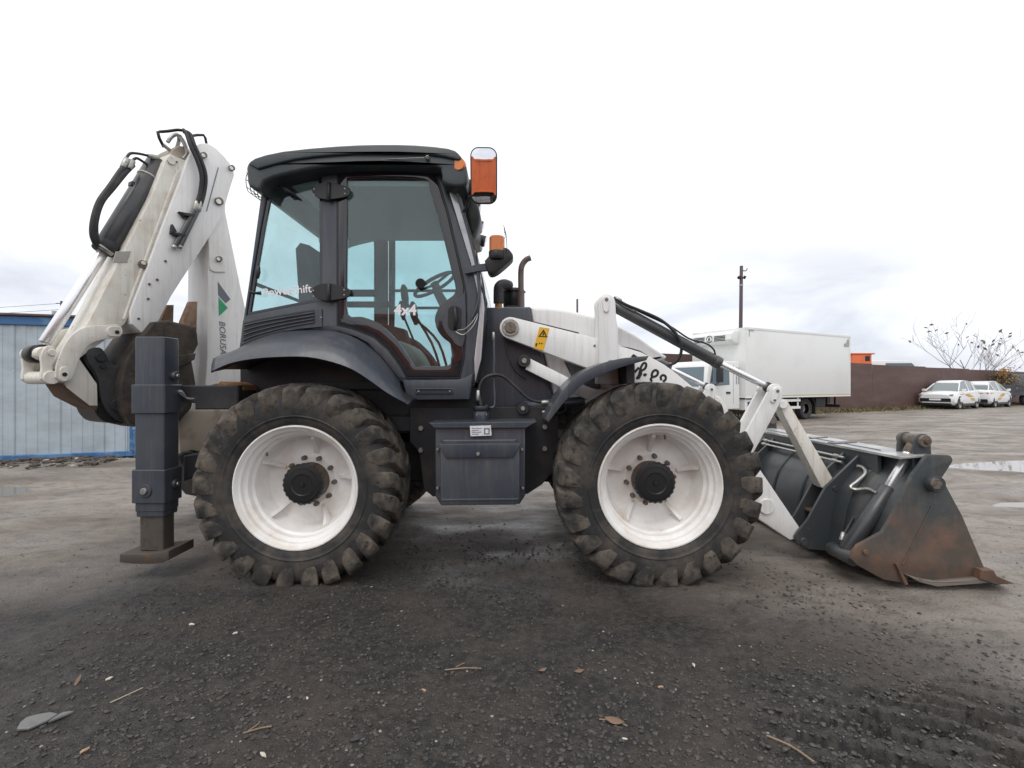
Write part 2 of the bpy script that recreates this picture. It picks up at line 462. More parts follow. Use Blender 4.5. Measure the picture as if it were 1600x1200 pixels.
def ground_material():
    m = bpy.data.materials.new('wet_yard_ground'); m.use_nodes = True
    N, L = m.node_tree.nodes, m.node_tree.links
    p = N['Principled BSDF']
    g = N.new('ShaderNodeNewGeometry')
    def noise(s, d=6, r_=.6, st=(1, 1, 1)):
        mpn = N.new('ShaderNodeMapping'); mpn.inputs['Scale'].default_value = st
        L.new(g.outputs['Position'], mpn.inputs[0])
        n = N.new('ShaderNodeTexNoise'); n.inputs['Scale'].default_value = s; n.inputs['Detail'].default_value = d; n.inputs['Roughness'].default_value = r_
        L.new(mpn.outputs[0], n.inputs['Vector']); return n.outputs['Fac']
    def rng(x, a, b, c=0., d=1.):
        r_ = N.new('ShaderNodeMapRange'); r_.inputs[1].default_value = a; r_.inputs[2].default_value = b
        r_.inputs[3].default_value = c; r_.inputs[4].default_value = d; L.new(x, r_.inputs[0]); return r_.outputs[0]
    def mix(f, a, b, mode='MIX'):
        x = N.new('ShaderNodeMixRGB'); x.blend_type = mode
        for i, s in ((0, f), (1, a), (2, b)):
            if isinstance(s, tuple): x.inputs[i].default_value = (*s, 1)
            elif isinstance(s, float): x.inputs[i].default_value = s
            else: L.new(s, x.inputs[i])
        return x.outputs[0]
    def math_(op, a, b=0.0):
        x = N.new('ShaderNodeMath'); x.operation = op
        for i, s in ((0, a), (1, b)):
            if isinstance(s, (int, float)): x.inputs[i].default_value = s
            else: L.new(s, x.inputs[i])
        return x.outputs[0]
    # dark milled-asphalt apron in front of the machine, bare pale mud round it
    sp = N.new('ShaderNodeSeparateXYZ'); L.new(g.outputs['Position'], sp.inputs[0])
    t_ = math_('ADD', sp.outputs[1], math_('MULTIPLY', math_('MAXIMUM', sp.outputs[0], 0.0), .72))
    t_ = math_('ADD', t_, math_('MULTIPLY', math_('MAXIMUM', math_('SUBTRACT', -1.1, sp.outputs[0]), 0.0), .40))
    t_ = math_('ADD', t_, math_('MULTIPLY', math_('SUBTRACT', noise(.8, 6), .5), 2.1))
    pale = rng(t_, 3.2, 4.75)
    asphalt = mix(rng(noise(26, 4), .42, .66), (0.020, 0.0185, 0.018), (0.058, 0.050, 0.045))
    asphalt = mix(rng(noise(2.0, 5), .45, .72, 0, .75), asphalt, (0.082, 0.066, 0.056))
    mud = mix(rng(noise(.55, 6, .6, (1, 2.2, 1)), .36, .66), (0.148, 0.122, 0.102), (0.335, 0.297, 0.260))  # lighter mud colour also paints in sky reflected off wet clay
    mud = mix(rng(noise(5.5, 6, .65, (1, 1.8, 1)), .5, .74, 0, .75), mud, (0.070, 0.056, 0.046))
    c = mix(pale, asphalt, mud)
    vor = N.new('ShaderNodeTexVoronoi'); vor.inputs['Scale'].default_value = 75
    L.new(g.outputs['Position'], vor.inputs['Vector'])
    stone = rng(vor.outputs['Distance'], .22, .40, 1, 0)
    sel = N.new('ShaderNodeSeparateXYZ'); L.new(vor.outputs['Color'], sel.inputs[0])
    st = math_('MULTIPLY', stone, rng(sel.outputs[0], .55, .75))
    c = mix(math_('MULTIPLY', st, .55), c, mix(sel.outputs[1], (0.045, 0.045, 0.05), (0.20, 0.185, 0.17)))
    L.new(c, p.inputs['Base Color'])
    wet = rng(noise(1.1, 5, .6, (1, 2, 1)), .42, .66)
    L.new(rng(wet, 0, 1, .75, .24), p.inputs['Roughness'])
    p.inputs['Specular IOR Level'].default_value = .45
    b1 = N.new('ShaderNodeBump'); b1.inputs['Strength'].default_value = .85; b1.inputs['Distance'].default_value = .014
    hh = math_('ADD', math_('MULTIPLY', noise(70, 5, .7), 1.0), math_('MULTIPLY', st, .5))
    hh = math_('ADD', hh, math_('MULTIPLY', noise(18, 5, .65), .9))
    L.new(hh, b1.inputs['Height']); L.new(b1.outputs[0], p.inputs['Normal'])
    return m
ground.data.materials.append(ground_material())

water_m = mat('puddle_water', (0.16, 0.13, 0.105), rough=.03, spec=.6, bump=.01, bscale=9)
for (px, py, rx, ry, lv) in PUDDLES:
    base = -0.0125 * max(py - 8, 0)
    V = [(px + 1.35 * rx * math.cos(t), py + 1.35 * ry * math.sin(t), base + lv) for t in np.linspace(0, 2 * math.pi, 41)[:-1]]
    o = make('puddle_water', V, [tuple(range(40))], water_m)
    tag(o, kind='structure')

# ------------------------------------------------------------------ loose gravel (uncountable)
def rock_mesh(seed):
    rnd = random.Random(seed)
    bm = bmesh.new(); bmesh.ops.create_icosphere(bm, subdivisions=1, radius=1)
    for v in bm.verts: v.co *= rnd.uniform(.65, 1.15)
    V = np.array([v.co[:] for v in bm.verts]); Fc = np.array([[v.index for v in f.verts] for f in bm.faces]); bm.free()
    return V, Fc
def gravel(name, n, xr, yr, smin, smax, m, seed, flat=.55, power=3.0):
    rs = np.random.RandomState(seed); base = [rock_mesh(s) for s in range(5)]
    t = rs.rand(n); Y = yr[0] * (yr[1] / yr[0]) ** t; X = (rs.rand(n) * 2 - 1) * (Y * 1.12 + .1); X = np.clip(X, *xr)
    S = smin + (smax - smin) * rs.rand(n) ** power
    dens = fbm(X * 1.1, Y * 1.1, 3, 13); keep = dens + rs.rand(n) * .35 > .60
    ell = (X / 2.6) ** 2 + ((Y - .6) / 3.6) ** 2; keep &= (rs.rand(n) < np.clip(1.5 - ell * .9, .10, 1)) & (rs.rand(n) < np.clip(4.6 - Y, .12, 1)); S = S * np.where(ell > 1.2, .7, 1)
    X, Y, S = X[keep], Y[keep], S[keep]; n = len(X)
    Z = ground_z(X, Y); Vs, Fs = [], []; off = 0
    ang = rs.rand(n) * 6.283
    for i in range(n):
        v, f = base[i % 5]
        c, s = math.cos(ang[i]), math.sin(ang[i])
        sx_, sy_ = S[i] * (1 + .5 * ((i * 7) % 5) / 5), S[i]
        x, y, z = v[:, 0] * sx_, v[:, 1] * sy_, v[:, 2] * S[i] * flat
        Vs.append(np.stack([X[i] + x * c - y * s, Y[i] + x * s + y * c, Z[i] + z + S[i] * flat * .25], -1)); Fs.append(f + off); off += len(v)
    me = bpy.data.meshes.new(name)
    me.from_pydata(np.concatenate(Vs), [], np.concatenate(Fs).tolist())
    me.materials.append(m)
    o = bpy.data.objects.new(name, me); COL.objects.link(o); tag(o, kind='stuff'); return o
grav_d = mat('dark_gravel', (0.030, 0.028, 0.027), dirt=(0.105, 0.092, 0.081), scale=55, lo=.42, hi=.66, rough=.62, spec=.5)
grav_l = mat('pale_gravel', (0.26, 0.24, 0.22), dirt=(0.42, 0.39, 0.34), scale=9, rough=.75)
gravel('gravel', 52000, (-7, 8), (1.45, 7.0), .0018, .0125, grav_d, 1, power=4.0)
gravel('pale_gravel', 1500, (-7, 8), (1.5, 9), .0015, .0075, grav_l, 2, power=4.0)

# ================================================================== the backhoe loader
CY = 4.05                                   # middle plane of the machine
def mY(y): return 2 * CY - y
BL = root('backhoe_loader', (-.2, CY, 0), 'white and slate grey backhoe loader with big muddy tyres, parked side-on in the yard', 'backhoe loader')

# ------------------------------------------------------------------ wheels
def make_wheel():
    c = Vector((0, 0, 0))
    # painted rim with its dished disc, outer side towards -Y
    prof = [(.352, .17), (.372, .175), (.372, .165), (.345, .15), (.335, .06), (.333, -.02), (.350, -.06), (.353, -.10),
            (.372, -.118), (.376, -.150), (.388, -.158), (.398, -.168), (.404, -.185), (.400, -.196), (.392, -.197),
            (.386, -.186), (.378, -.172), (.365, -.163), (.362, -.135), (.341, -.122), (.337, -.085), (.322, -.070), (.318, -.02), (.306, .028), (.290, .058),
            (.262, .066), (.180, .060), (.165, .052), (.10, .050), (.0, .050)]
    V, Fc = lathe_vf(prof, 64)
    rim = make('wheel', V, Fc, rimw, BL, 24, origin=(0, 0, 0))
    W[rim] = Vector((0, 0, 0)); rim.location = (0, 0, 0)
    tp = [(.385, -.165), (.402, -.188), (.418, -.200), (.440, -.203), (.455, -.206), (.458, -.211), (.463, -.211), (.466, -.207), (.50, -.214), (.54, -.213), (.578, -.205), (.606, -.186), (.624, -.14),
          (.632, -.07), (.634, 0), (.632, .07), (.624, .14), (.606, .186), (.578, .205), (.54, .213), (.49, .212), (.42, .196), (.39, .165)]
    V, Fc = lathe_vf(tp, 72)
    ty = make('tyre', V, Fc, tyre_m, rim, 60, origin=(0, 0, 0)); ty.location = (0, 0, 0)
    # tread bars: one shape, copied round the tyre on both shoulders
    st = [(-.2125, .480, .500, -.035, .036), (-.2195, .515, .560, -.02, .048), (-.2245, .560, .622, .0, .054), (-.212, .57, .650, .01, .057), (-.168, .58, .667, .05, .057),
          (-.10, .60, .673, .12, .055), (-.03, .60, .675, .20, .053), (.028, .60, .671, .265, .048)]
    V, Fc = [], []
    for (y, ri, ro, a, hw) in st:
        for (r_, s) in ((ri, -1.15), (ro, -.88), (ro, .88), (ri, 1.15)):
            t = a + s * hw / .64
            yy = y if y > -.2 else y + (.012 if r_ == ri else 0)
            V.append((r_ * math.sin(t), yy, r_ * math.cos(t)))
    for i in range(len(st) - 1):
        for k in range(4):
            l = (k + 1) % 4
            Fc.append((i * 4 + k, i * 4 + l, (i + 1) * 4 + l, (i + 1) * 4 + k))
    Fc += [(0, 1, 2, 3), tuple(range(len(st) * 4 - 4, len(st) * 4))]
    lug = make('tread_lug', V, Fc, lug_m, rim, 30, origin=(0, 0, 0))
    bm = bmesh.new(); bm.from_mesh(lug.data)
    bmesh.ops.bevel(bm, geom=[e for e in bm.edges if e.calc_face_angle(0) > .6], offset=.0055, segments=1, affect='EDGES')
    bm.to_mesh(lug.data); bm.free()
    lug.data.polygons.foreach_set('use_smooth', [True] * len(lug.data.polygons)); lug.data.set_sharp_from_angle(angle=R(28))
    V2 = [(-0 + v[0], -v[1], v[2]) for v in V]
    lug2 = make('tread_lug', V2, Fc, lug_m, rim, 30, origin=(0, 0, 0))
    NL = 25
    for i in range(NL):
        for src, ph in ((lug, 0), (lug2, math.pi / NL)):
            o = src if i == 0 else src.copy()
            if i: COL.objects.link(o); W[o] = Vector()
            o.parent = rim; o.location = (0, 0, 0)
            o.rotation_euler = (0, 2 * math.pi * i / NL + ph + (((i * 37) % 11) - 5) * .002, 0)
            s = 1 - ((i * 53) % 7) * .0018; o.scale = (s, 1, s)
    # hub
    V, Fc = lathe_vf([(.128, .055), (.128, .0), (.122, -.03), (.118, -.04), (.0, -.04)], 32)
    h_ = make('hub', V, Fc, hubm, rim, 40, origin=(0, 0, 0)); h_.location = (0, 0, 0)
    n = 48; V, Fc = [], []
    prof = [(.122, -.035, 0), (.138, -.040, 1), (.140, -.072, 1), (.131, -.082, 1), (.108, -.085, 0), (.103, -.094, 0), (.072, -.097, 0), (.066, -.091, 0), (.0, -.091, 0)]
    for (r_, y, k) in prof:
        for i in range(n):
            t = 2 * math.pi * i / n; rr = r_ - (.007 if k and i % 2 else 0)
            V.append((rr * math.cos(t), y, rr * math.sin(t)))
    for i in range(len(prof) - 1):
        for k in range(n):
            l = (k + 1) % n; Fc.append((i * n + k, i * n + l, (i + 1) * n + l, (i + 1) * n + k))
    hc = make('hub_cap', V, Fc, hubcap_m, rim, 40, origin=(0, 0, 0)); hc.location = (0, 0, 0)
    cyl('hub_plug', (.0, -.089, .0), (0, -.104, 0), .015, hubcap_m, rim, n=8)
    for i in range(10):
        t = R(36 * i + 9)
        x, z = .163 * math.cos(t), .163 * math.sin(t)
        cyl('wheel_nut', (x, .056, z), (x, .018, z), .0175, bolt_m, rim, r1=.015, n=8)
    for i in range(5):                      # gussets between disc and barrel
        t = R(72 * i + 20); c_, s_ = math.cos(t), math.sin(t)
        prof = [(.190, .062), (.300, .060), (.320, -.045), (.303, -.058), (.268, -.005), (.225, .030), (.195, .044)]
        V = []
        for w_ in (-.011, .011):
            for (r_, y) in prof: V.append((r_ * c_ - w_ * s_, y, r_ * s_ + w_ * c_))
        k = len(prof)
        Fc = [tuple(range(k)), tuple(range(k, 2 * k))] + [(a, (a + 1) % k, k + (a + 1) % k, k + a) for a in range(k)]
        make('gusset', V, Fc, rimw, rim)
    t = R(152); tube('valve', [(.325 * math.cos(t), -.06, .325 * math.sin(t)), (.30 * math.cos(t), -.09, .30 * math.sin(t))], .007, bolt_m, rim, 8)
    return rim
RW = (-1.385, .615); FW = (.948, .625); WY = 3.215
wheel = make_wheel()
for i, (cx, cz, far, rot) in enumerate(((RW[0], RW[1], 0, 12), (FW[0], FW[1], 0, 74), (RW[0], RW[1], 1, 30), (FW[0], FW[1], 1, 50))):
    o = wheel if i == 0 else copy_tree(wheel, BL)
    o.location = Vector((cx, mY(WY) if far else WY, cz)) - W[BL]
    o.rotation_euler = (0, R(rot), R(180) if far else 0)
    if i == 0: order = [o]
tag(wheel)

# ------------------------------------------------------------------ chassis, axles, tank
box('chassis', (-2.0, 3.66, .52), (1.75, 4.44, .86), slate_dark, BL, .02)
for cx, cz in (RW, FW):
    cyl('axle', (cx, WY + .08, cz), (cx, mY(WY) - .08, cz), .10, slate_dark, BL, n=20)
prism('belly_plate', q([(640, 636), (872, 636), (872, 700), (866, 735), (847, 757), (824, 772), (676, 776), (662, 764), (655, 706), (640, 690)], 3.45), 3.45, 3.474, slate_dark, BL)
for u, v in ((658, 669), (658, 703), (851, 667), (851, 701)):
    bolt('bolt', u, v, 3.45, 4.2, steel, BL)
tank = prism('fuel_tank', q([(680, 664), (821, 664), (821, 774), (812, 788), (689, 790), (680, 776)], 3.17), 3.17, 3.45, slate, BL, .012, 3)
prism('tank_rim', q([(672, 660), (838, 658), (822, 668), (680, 668)], 3.19), 3.145, 3.46, slate, tank, .004)
prism('tool_box', q([(688, 700), (812, 699), (812, 784), (806, 789), (690, 790), (688, 786)], 3.10), 3.10, 3.18, slate, tank, .008, 2)
prism('tool_box_lid', q([(684, 694), (815, 693), (802, 715), (697, 716)], 3.085), 3.085, 3.12, slate, tank, .006, 2)
prism('lid_hinge', q([(692, 688), (806, 687), (806, 695), (692, 696)], 3.11), 3.11, 3.18, slate, tank, .005)
bolt('lid_lock', 747, 709, 3.085, 2.8, steel, tank, n=12)
for u, v in ((684, 702), (816, 702), (684, 762), (817, 762)): bolt('bolt', u, v, 3.16, 2.4, steel, tank, .02)
prism('weld_seam', q([(690, 780), (810, 779), (810, 782), (690, 783)], 3.095), 3.094, 3.104, slate, tank, .002)
prism('data_plate', q([(734, 666), (767, 665), (768, 681), (735, 682)], 3.13), 3.138, 3.150, mat('label_white', (.72, .74, .76), dirt=(.5, .52, .54), scale=60, rough=.5), tank, .001)
for i in range(4): prism('print_line', q([(737, 669 + 3 * i), (752 - (i % 2) * 4, 669 + 3 * i), (752 - (i % 2) * 4, 670 + 3 * i), (737, 670 + 3 * i)], 3.13), 3.1365, 3.1385, grey_print, tank, 0)
prism('print_symbol', [q([(756, 669), (765, 669), (765, 679), (756, 679)], 3.13), q([(758, 671), (763, 671), (763, 677), (758, 677)], 3.13)], 3.1365, 3.1385, grey_print, tank, 0)
cyl('filler_neck', P(752, 664, 3.34), P(752, 640, 3.34), .055, slate, tank, n=24)
cyl('filler_cap', P(752, 642, 3.34), P(752, 634, 3.34), .061, black, tank, n=20)
for u in (745, 760): cyl('neck_bolt', P(u, 648, 3.285), P(u, 648, 3.27), .006, steel, tank, n=8)

# ------------------------------------------------------------------ cab
CN, CF = 3.36, mY(3.36)
side_out = q([(411, 280), (450, 268), (514, 254), (600, 252), (684, 262), (695, 290), (717, 350), (735, 410), (745, 450), (748, 490), (744, 545), (740, 598),
              (634, 600), (622, 590), (598, 560), (575, 536), (556, 526), (530, 518), (484, 514), (438, 520), (400, 534), (373, 548), (379, 505), (389, 440), (400, 360)], CN)
quarter = q([(421, 284), (462, 274), (501, 266), (503, 300), (503, 470), (450, 480), (384, 493), (396, 420), (408, 350)], CN)
door_hole = q([(528, 264), (600, 263), (680, 269), (700, 335), (716, 405), (725, 447), (728, 500), (724, 560), (718, 590), (636, 590), (626, 571), (607, 545), (584, 525), (550, 512), (528, 507)], CN)
def cab_side(Y0, Y1, near):
    s = prism('cab_side_panel', [side_out, quarter, door_hole], Y0, Y1, slate, BL, .006, 2)
    yg = (Y0 + Y1) / 2
    fr = prism('quarter_window_frame', [inset(list(reversed(quarter)) if area2(quarter) < 0 else quarter, .002), inset(list(reversed(quarter)) if area2(quarter) < 0 else quarter, .022)], yg - .012, yg + .012, frit, s, .002)
    prism('quarter_glass', inset(list(reversed(quarter)) if area2(quarter) < 0 else quarter, .02), yg - .003, yg + .003, pane_g, s, 0)
    dh = list(reversed(door_hole)) if area2(door_hole) < 0 else door_hole
    glass_l = q(smooth2([(543, 279), (604, 277), (664, 281), (672, 297), (690, 360), (706, 425), (712, 450), (709, 461), (700, 468), (687, 480), (681, 492), (680, 503), (685, 518), (694, 529), (703, 536), (707, 547),
                 (705, 560), (701, 571), (672, 572), (649, 572), (640, 560), (623, 535), (606, 517), (590, 504), (566, 495), (543, 491), (542, 440), (543, 360), (543, 279)], 3)[:-1], CN)
    yd = Y0 - .012 if near else Y1 + .012
    d = prism('door', [inset(dh, .006), glass_l], min(yd, yd + (.035 if near else -.035)), max(yd, yd + (.035 if near else -.035)), frit, BL, .004, 2)
    if near: prism('door_seal', [inset(dh, -.008), inset(dh, .006)], Y0 - .008, Y0 + .01, black, d, .003)
    pg = inset(glass_l if area2(glass_l) > 0 else list(reversed(glass_l)), -.004)
    prism('door_glass', pg, yd + (.010 if near else -.016), yd + (.016 if near else -.010), pane_g, d, 0)
    return s, d
side_n, door_n = cab_side(CN, CN + .05, True)
side_f, door_f = cab_side(CF - .05, CF, False)
# door furniture
prism('handle_panel', q(smooth2([(727, 452), (722, 462), (710, 470), (697, 482), (691, 494), (691, 506), (697, 520), (706, 530), (712, 538), (724, 540), (728, 500), (727, 452)], 3)[:-1], 3.345), 3.338, 3.350, slate, door_n, .003)
prism('handle_recess', q(rrect(700, 478, 721, 516, 9), 3.335), 3.332, 3.342, black, door_n, .002)
tube('door_handle', [P(711, 480, 3.333), P(711, 484, 3.31), P(712, 496, 3.305), P(711, 510, 3.31), P(711, 514, 3.333)], .012, black, door_n, 8)
for (u0, v0) in ((517, 299), (516, 457)):
    hp = prism('hinge', q(smooth2([(488, v0), (490, v0 - 8), (502, v0 - 13), (517, v0 - 14), (532, v0 - 10), (546, v0 - 5), (547, v0 + 4), (540, v0 + 9), (524, v0 + 12), (510, v0 + 13), (496, v0 + 10), (488, v0)], 3)[:-1], 3.33), 3.325, 3.338, black, side_n, .003)
    cyl('hinge_pin', P(514, v0 - 14, 3.322), P(513, v0 + 15, 3.322), .013, black, hp, n=10)
    for du, dv in ((-26, -3), (-26, 6), (22, -4), (22, 4)): bolt('hinge_bolt', u0 + du, v0 + dv, 3.326, 1.5, steel, hp, .006)
lk = tube('window_latch', [P(436, 290, 3.33), P(448, 297, 3.32), P(461, 304, 3.33)], [.006, .018, .005], black, side_n, 8)
cyl('latch_base', P(448, 297, 3.37), P(448, 297, 3.31), .02, black, side_n, n=10)
tube('window_knob', [P(404, 417, 3.345), P(403, 425, 3.33), P(402, 435, 3.34)], [.012, .018, .012], black, side_n, 8)
tube('window_stay', [P(391, 456, 3.34), P(400, 458, 3.33), P(408, 458, 3.34)], [.012, .009, .014], black, side_n, 8)
cyl('door_stay_knob', P(657, 443, 3.36), P(657, 443, 3.315), .036, black, door_n, n=12)
# louvres in the panel under the quarter window
vent = prism('vent_panel', q([(380, 501), (494, 481), (503, 483), (503, 511), (470, 514), (436, 520), (404, 531), (375, 544)], 3.352), 3.346, 3.36, slate, side_n, .003)
for i in range(5):
    a = [(381 - i * .6, 507 + i * 7.6), (400, 502 + i * 6.6), (440, 494.5 + i * 5.4), (491, 486 + i * 5.0)]
    if i == 4: a = [(377, 540), (398, 531), (420, 524), (445, 517)]
    t = smooth2(a, 5)
    loop = [(u, v - 1.6) for u, v in t] + [(u, v + 1.5) for u, v in reversed(t)]
    prism('louvre_slot', q(loop, 3.345), 3.343, 3.3475, black, vent, 0)
    loop = [(u, v + 1.0) for u, v in t] + [(u, v + 3.2) for u, v in reversed(t)]
    prism('louvre_lip', q(loop, 3.34), 3.334, 3.349, slate, vent, .003)
bolt('vent_screw', 502, 496, 3.346, 1.4, steel, vent, .004)
# rounded roof
roof_px = smooth2([(384, 262), (387, 254), (398, 247), (442, 236.5), (525, 228.5), (590, 226), (649, 227), (700, 232), (716, 239), (728, 256), (731, 284), (722, 292), (700, 290), (690, 281), (688, 263), (664, 259), (596, 256), (516, 259), (452, 271), (413, 283), (406, 298), (392, 293), (386, 285), (384, 262)], 2)[:-1]
roof = prism('cab_roof', q(roof_px, 3.23), 3.23, mY(3.23), roof_m, BL, .022, 3)
prism('roof_cap', q(smooth2([(388, 256), (398, 247), (442, 236), (525, 228), (590, 225.4), (649, 226.4), (700, 231.5), (716, 239), (722, 248)], 2) + smooth2([(716, 250), (690, 244), (649, 240), (590, 239), (525, 242), (460, 249), (402, 264)], 2), 3.213), 3.213, mY(3.213), roof_m, roof, .010, 3)
box('headliner', (-1.72, 3.40, 2.70), (-.36, 4.70, 2.74), liner, roof)
# rear and front roof lamps
for yy in (3.235, mY(3.235)):
    cyl('roof_lamp', P(717, 257, yy) + Vector((0, -.012 if yy < CY else .012, 0)), P(717, 257, yy) + Vector((.01, .03 if yy < CY else -.03, 0)), .043, orange_lens, roof, n=16)
for k in range(4):
    yy = 3.36 + k * .42
    x, z = q([(729, 272)], 3.24)[0]
    cyl('work_lamp', (x - .06, yy + .06, z), (x + .045, yy + .06, z - .03), .055, black, roof, n=16)
    cyl('lamp_glass', (x + .04, yy + .06, z - .028), (x + .052, yy + .06, z - .0315), .048, clear_lens, roof, n=16)
    x, z = q([(389, 272)], 3.24)[0]
    cyl('rear_lamp', (x + .05, yy + .06, z), (x - .03, yy + .06, z - .02), .05, red_lens if k == 0 else black, roof, n=16)
    V = []
    g0 = Vector((x - .065, yy + .06, z - .03))
    if k in (0, 3):
        for j in range(4):
            tube('lamp_guard', smooth([(x - .02, yy - .02 + .05 * j, z + .09), (x - .075, yy - .02 + .05 * j, z + .03), (x - .06, yy - .02 + .05 * j, z - .08), (x + .01, yy - .02 + .05 * j, z - .10)], 4), .0028, black, roof, 6)
        for dz in (.05, 0, -.05): tube('lamp_guard', [(x - .068, yy - .03, z + dz), (x - .068, yy + .15, z + dz)], .0028, black, roof, 6)
cyl('roof_knob', P(668, 246, 3.235), P(668, 246, 3.20), .014, steel, roof, n=10)
tube('roof_cable', smooth([P(580, 250, 3.24), P(625, 248, 3.222), P(667, 246, 3.215)], 4), .003, steel, roof, 6)
# front and rear glazing follows the pillar line from side to side
front_l = q([(699, 288), (723, 352), (741, 412), (750, 452), (752, 492), (747, 545), (740, 598)], CN)
front_l = [(x, z) for x, z in smooth2(front_l, 4)]
bulge = lambda y: .05 * (1 - ((y - CY) / .69) ** 2)
ys = np.linspace(CN + .05, CF - .05, 11)
n_top = int(len(front_l) * .68)
ws = loft('windscreen', [[(x + bulge(y) - .004, y, z) for x, z in front_l[:n_top]] for y in ys], screen_g, BL, ang=60)
loft('cab_front_panel', [[(x + bulge(y) - .004, y, z) for x, z in front_l[n_top - 1:]] for y in ys], slate, BL, ang=60, thick=.012)
for s in (0, 1):
    V = [(x + .012, (CN + .03) if not s else CF - .03, z) for x, z in front_l]
    tube('windscreen_seal', V, .022, black, ws, 8)
rear_l = q([(411, 282), (400, 360), (389, 440), (379, 505), (372, 550)], CN)
rw_ = loft('rear_window', [[(x + .01, y, z) for x, z in rear_l[:4]] for y in (CN + .05, CY, CF - .05)], screen_g, BL)
loft('cab_rear_panel', [[(x + .01, y, z) for x, z in rear_l[3:]] for y in (CN + .05, CY, CF - .05)], slate, BL, thick=.012)
tube('rear_window_rail', [(rear_l[2][0] + .02, CN + .05, 2.0), (rear_l[2][0] + .02, CF - .05, 2.0)], .015, black, rw_, 8)
# glossy grab rails beside the windscreen
tube('grab_rail', smooth([P(697, 284, 3.35), P(700, 280, 3.345), P(706, 279, 3.34), P(711, 286, 3.34), P(720, 318, 3.34), P(735, 372, 3.335), P(746, 420, 3.33), P(749, 455, 3.33), P(746, 478, 3.335), P(738, 497, 3.345)], 5), .0125, slate, BL, 8)
pl = prism('windscreen_reflection', q([(698, 287), (709, 287), (731, 350), (750, 412), (757, 482), (752, 560), (742, 598), (741, 560), (749, 490), (745, 450), (736, 412), (717, 350)], 3.35), 3.352, 3.372, mat('painted_sky_reflection', (.50, .51, .53), dirt=(.30, .31, .33), scale=6, rough=.22, metal=.35), BL, .004, 2)  # bright strip standing in for the sky reflected in the windscreen corner
# interior
box('cab_floor', (-1.62, 3.44, 1.24), (-.30, 4.66, 1.30), dark_int, BL)
SX, SZ = -.22, .36
sc_ = prism('driver_seat', [(x + SX, z + SZ) for x, z in [(-1.42, 1.28), (-.92, 1.30), (-.90, 1.40), (-.96, 1.43), (-1.28, 1.42), (-1.36, 1.75), (-1.43, 2.05), (-1.50, 2.07), (-1.54, 2.02), (-1.50, 1.40)]], 3.82, 4.28, seat_m, BL, .04, 3)
prism('seat_base', [(-1.56, 1.30), (-1.2, 1.30), (-1.18, 1.66), (-1.60, 1.66)], 3.88, 4.22, dark_int, sc_, .02)
box('armrest', (-1.50, 3.74, 1.98), (-1.08, 3.82, 2.03), seat_m, sc_, .018, 2)
box('armrest', (-1.50, 4.28, 1.98), (-1.08, 4.36, 2.03), seat_m, sc_, .018, 2)
col_ = prism('steering_column', [(-.48, 1.30), (-.34, 1.30), (-.44, 1.82), (-.62, 2.10), (-.68, 2.08), (-.54, 1.78)], 3.98, 4.12, dark_int, BL, .02, 2)
wc = Vector((-.66, CY, 2.13)); ax = Vector((-.50, 0, .87)); a_, b_ = frame(ax)
tube('steering_wheel', [wc + (a_ * math.cos(t) + b_ * math.sin(t)) * .19 for t in np.linspace(0, 2 * math.pi, 33)], .016, black, col_, 8)
for t in (0, 2.1, 4.2): tube('wheel_spoke', [wc, wc + (a_ * math.cos(t) + b_ * math.sin(t)) * .19], .012, black, col_, 6)
cyl('wheel_hub', wc - ax * .03, wc + ax * .02, .035, black, col_, n=12)
for (x0, x1, y, h_) in ((-.66, -.86, 3.72, 2.0), (-.60, -.78, 3.68, 1.86), (-.92, -1.05, 4.45, 2.0)):
    lv = tube('control_lever', smooth([(x0 + .12, y, 1.30), (x0 + .03, y, 1.6), (x1 + .03, y, h_ - .08)], 4), .010, dark_int, BL, 8)
    tube('lever_knob', [(x1 + .035, y, h_ - .12), (x1 + .02, y, h_ - .05), (x1 + .01, y, h_ + .03), (x1 + .005, y, h_ + .06)], [.014, .030, .028, .012], black, lv, 8)
prism('side_console', [(-1.5, 1.30), (-.95, 1.30), (-.92, 1.48), (-1.02, 1.80), (-1.42, 1.90), (-1.5, 1.85)], 4.45, 4.64, dark_int, BL, .02, 2)
prism('front_console', [(-.42, 1.30), (-.28, 1.30), (-.26, 1.62), (-.36, 1.64)], 4.3, 4.6, dark_int, BL, .02, 2)
for zz in (2.20, 2.03): tube('door_bar', [(-1.2, CF - .07, zz), (-.42, CF - .07, zz)], .014, dark_int, BL, 8)
prism('inner_wheel_arch', q(smooth2([(600, 576), (606, 545), (622, 532), (640, 545), (655, 572)], 4), 3.9), 3.9, 4.55, mat('arch_white', (.55, .62, .58), rough=.6), BL, .02, 2)
# step panel under the door
stp = prism('step_panel', q([(629, 594), (715, 593), (727, 590), (739, 583), (733, 624), (637, 625)], 3.32), 3.32, 3.6, slate, BL, .008, 2)
prism('step_slot', [q(rrect(648, 607, 708, 616, 4), 3.31), q(rrect(650, 609, 706, 614, 2.4), 3.31)], 3.312, 3.325, slate, stp, .003)
for u in (654, 703): bolt('step_screw', u, 611, 3.322, 2.0, steel, stp, .006)

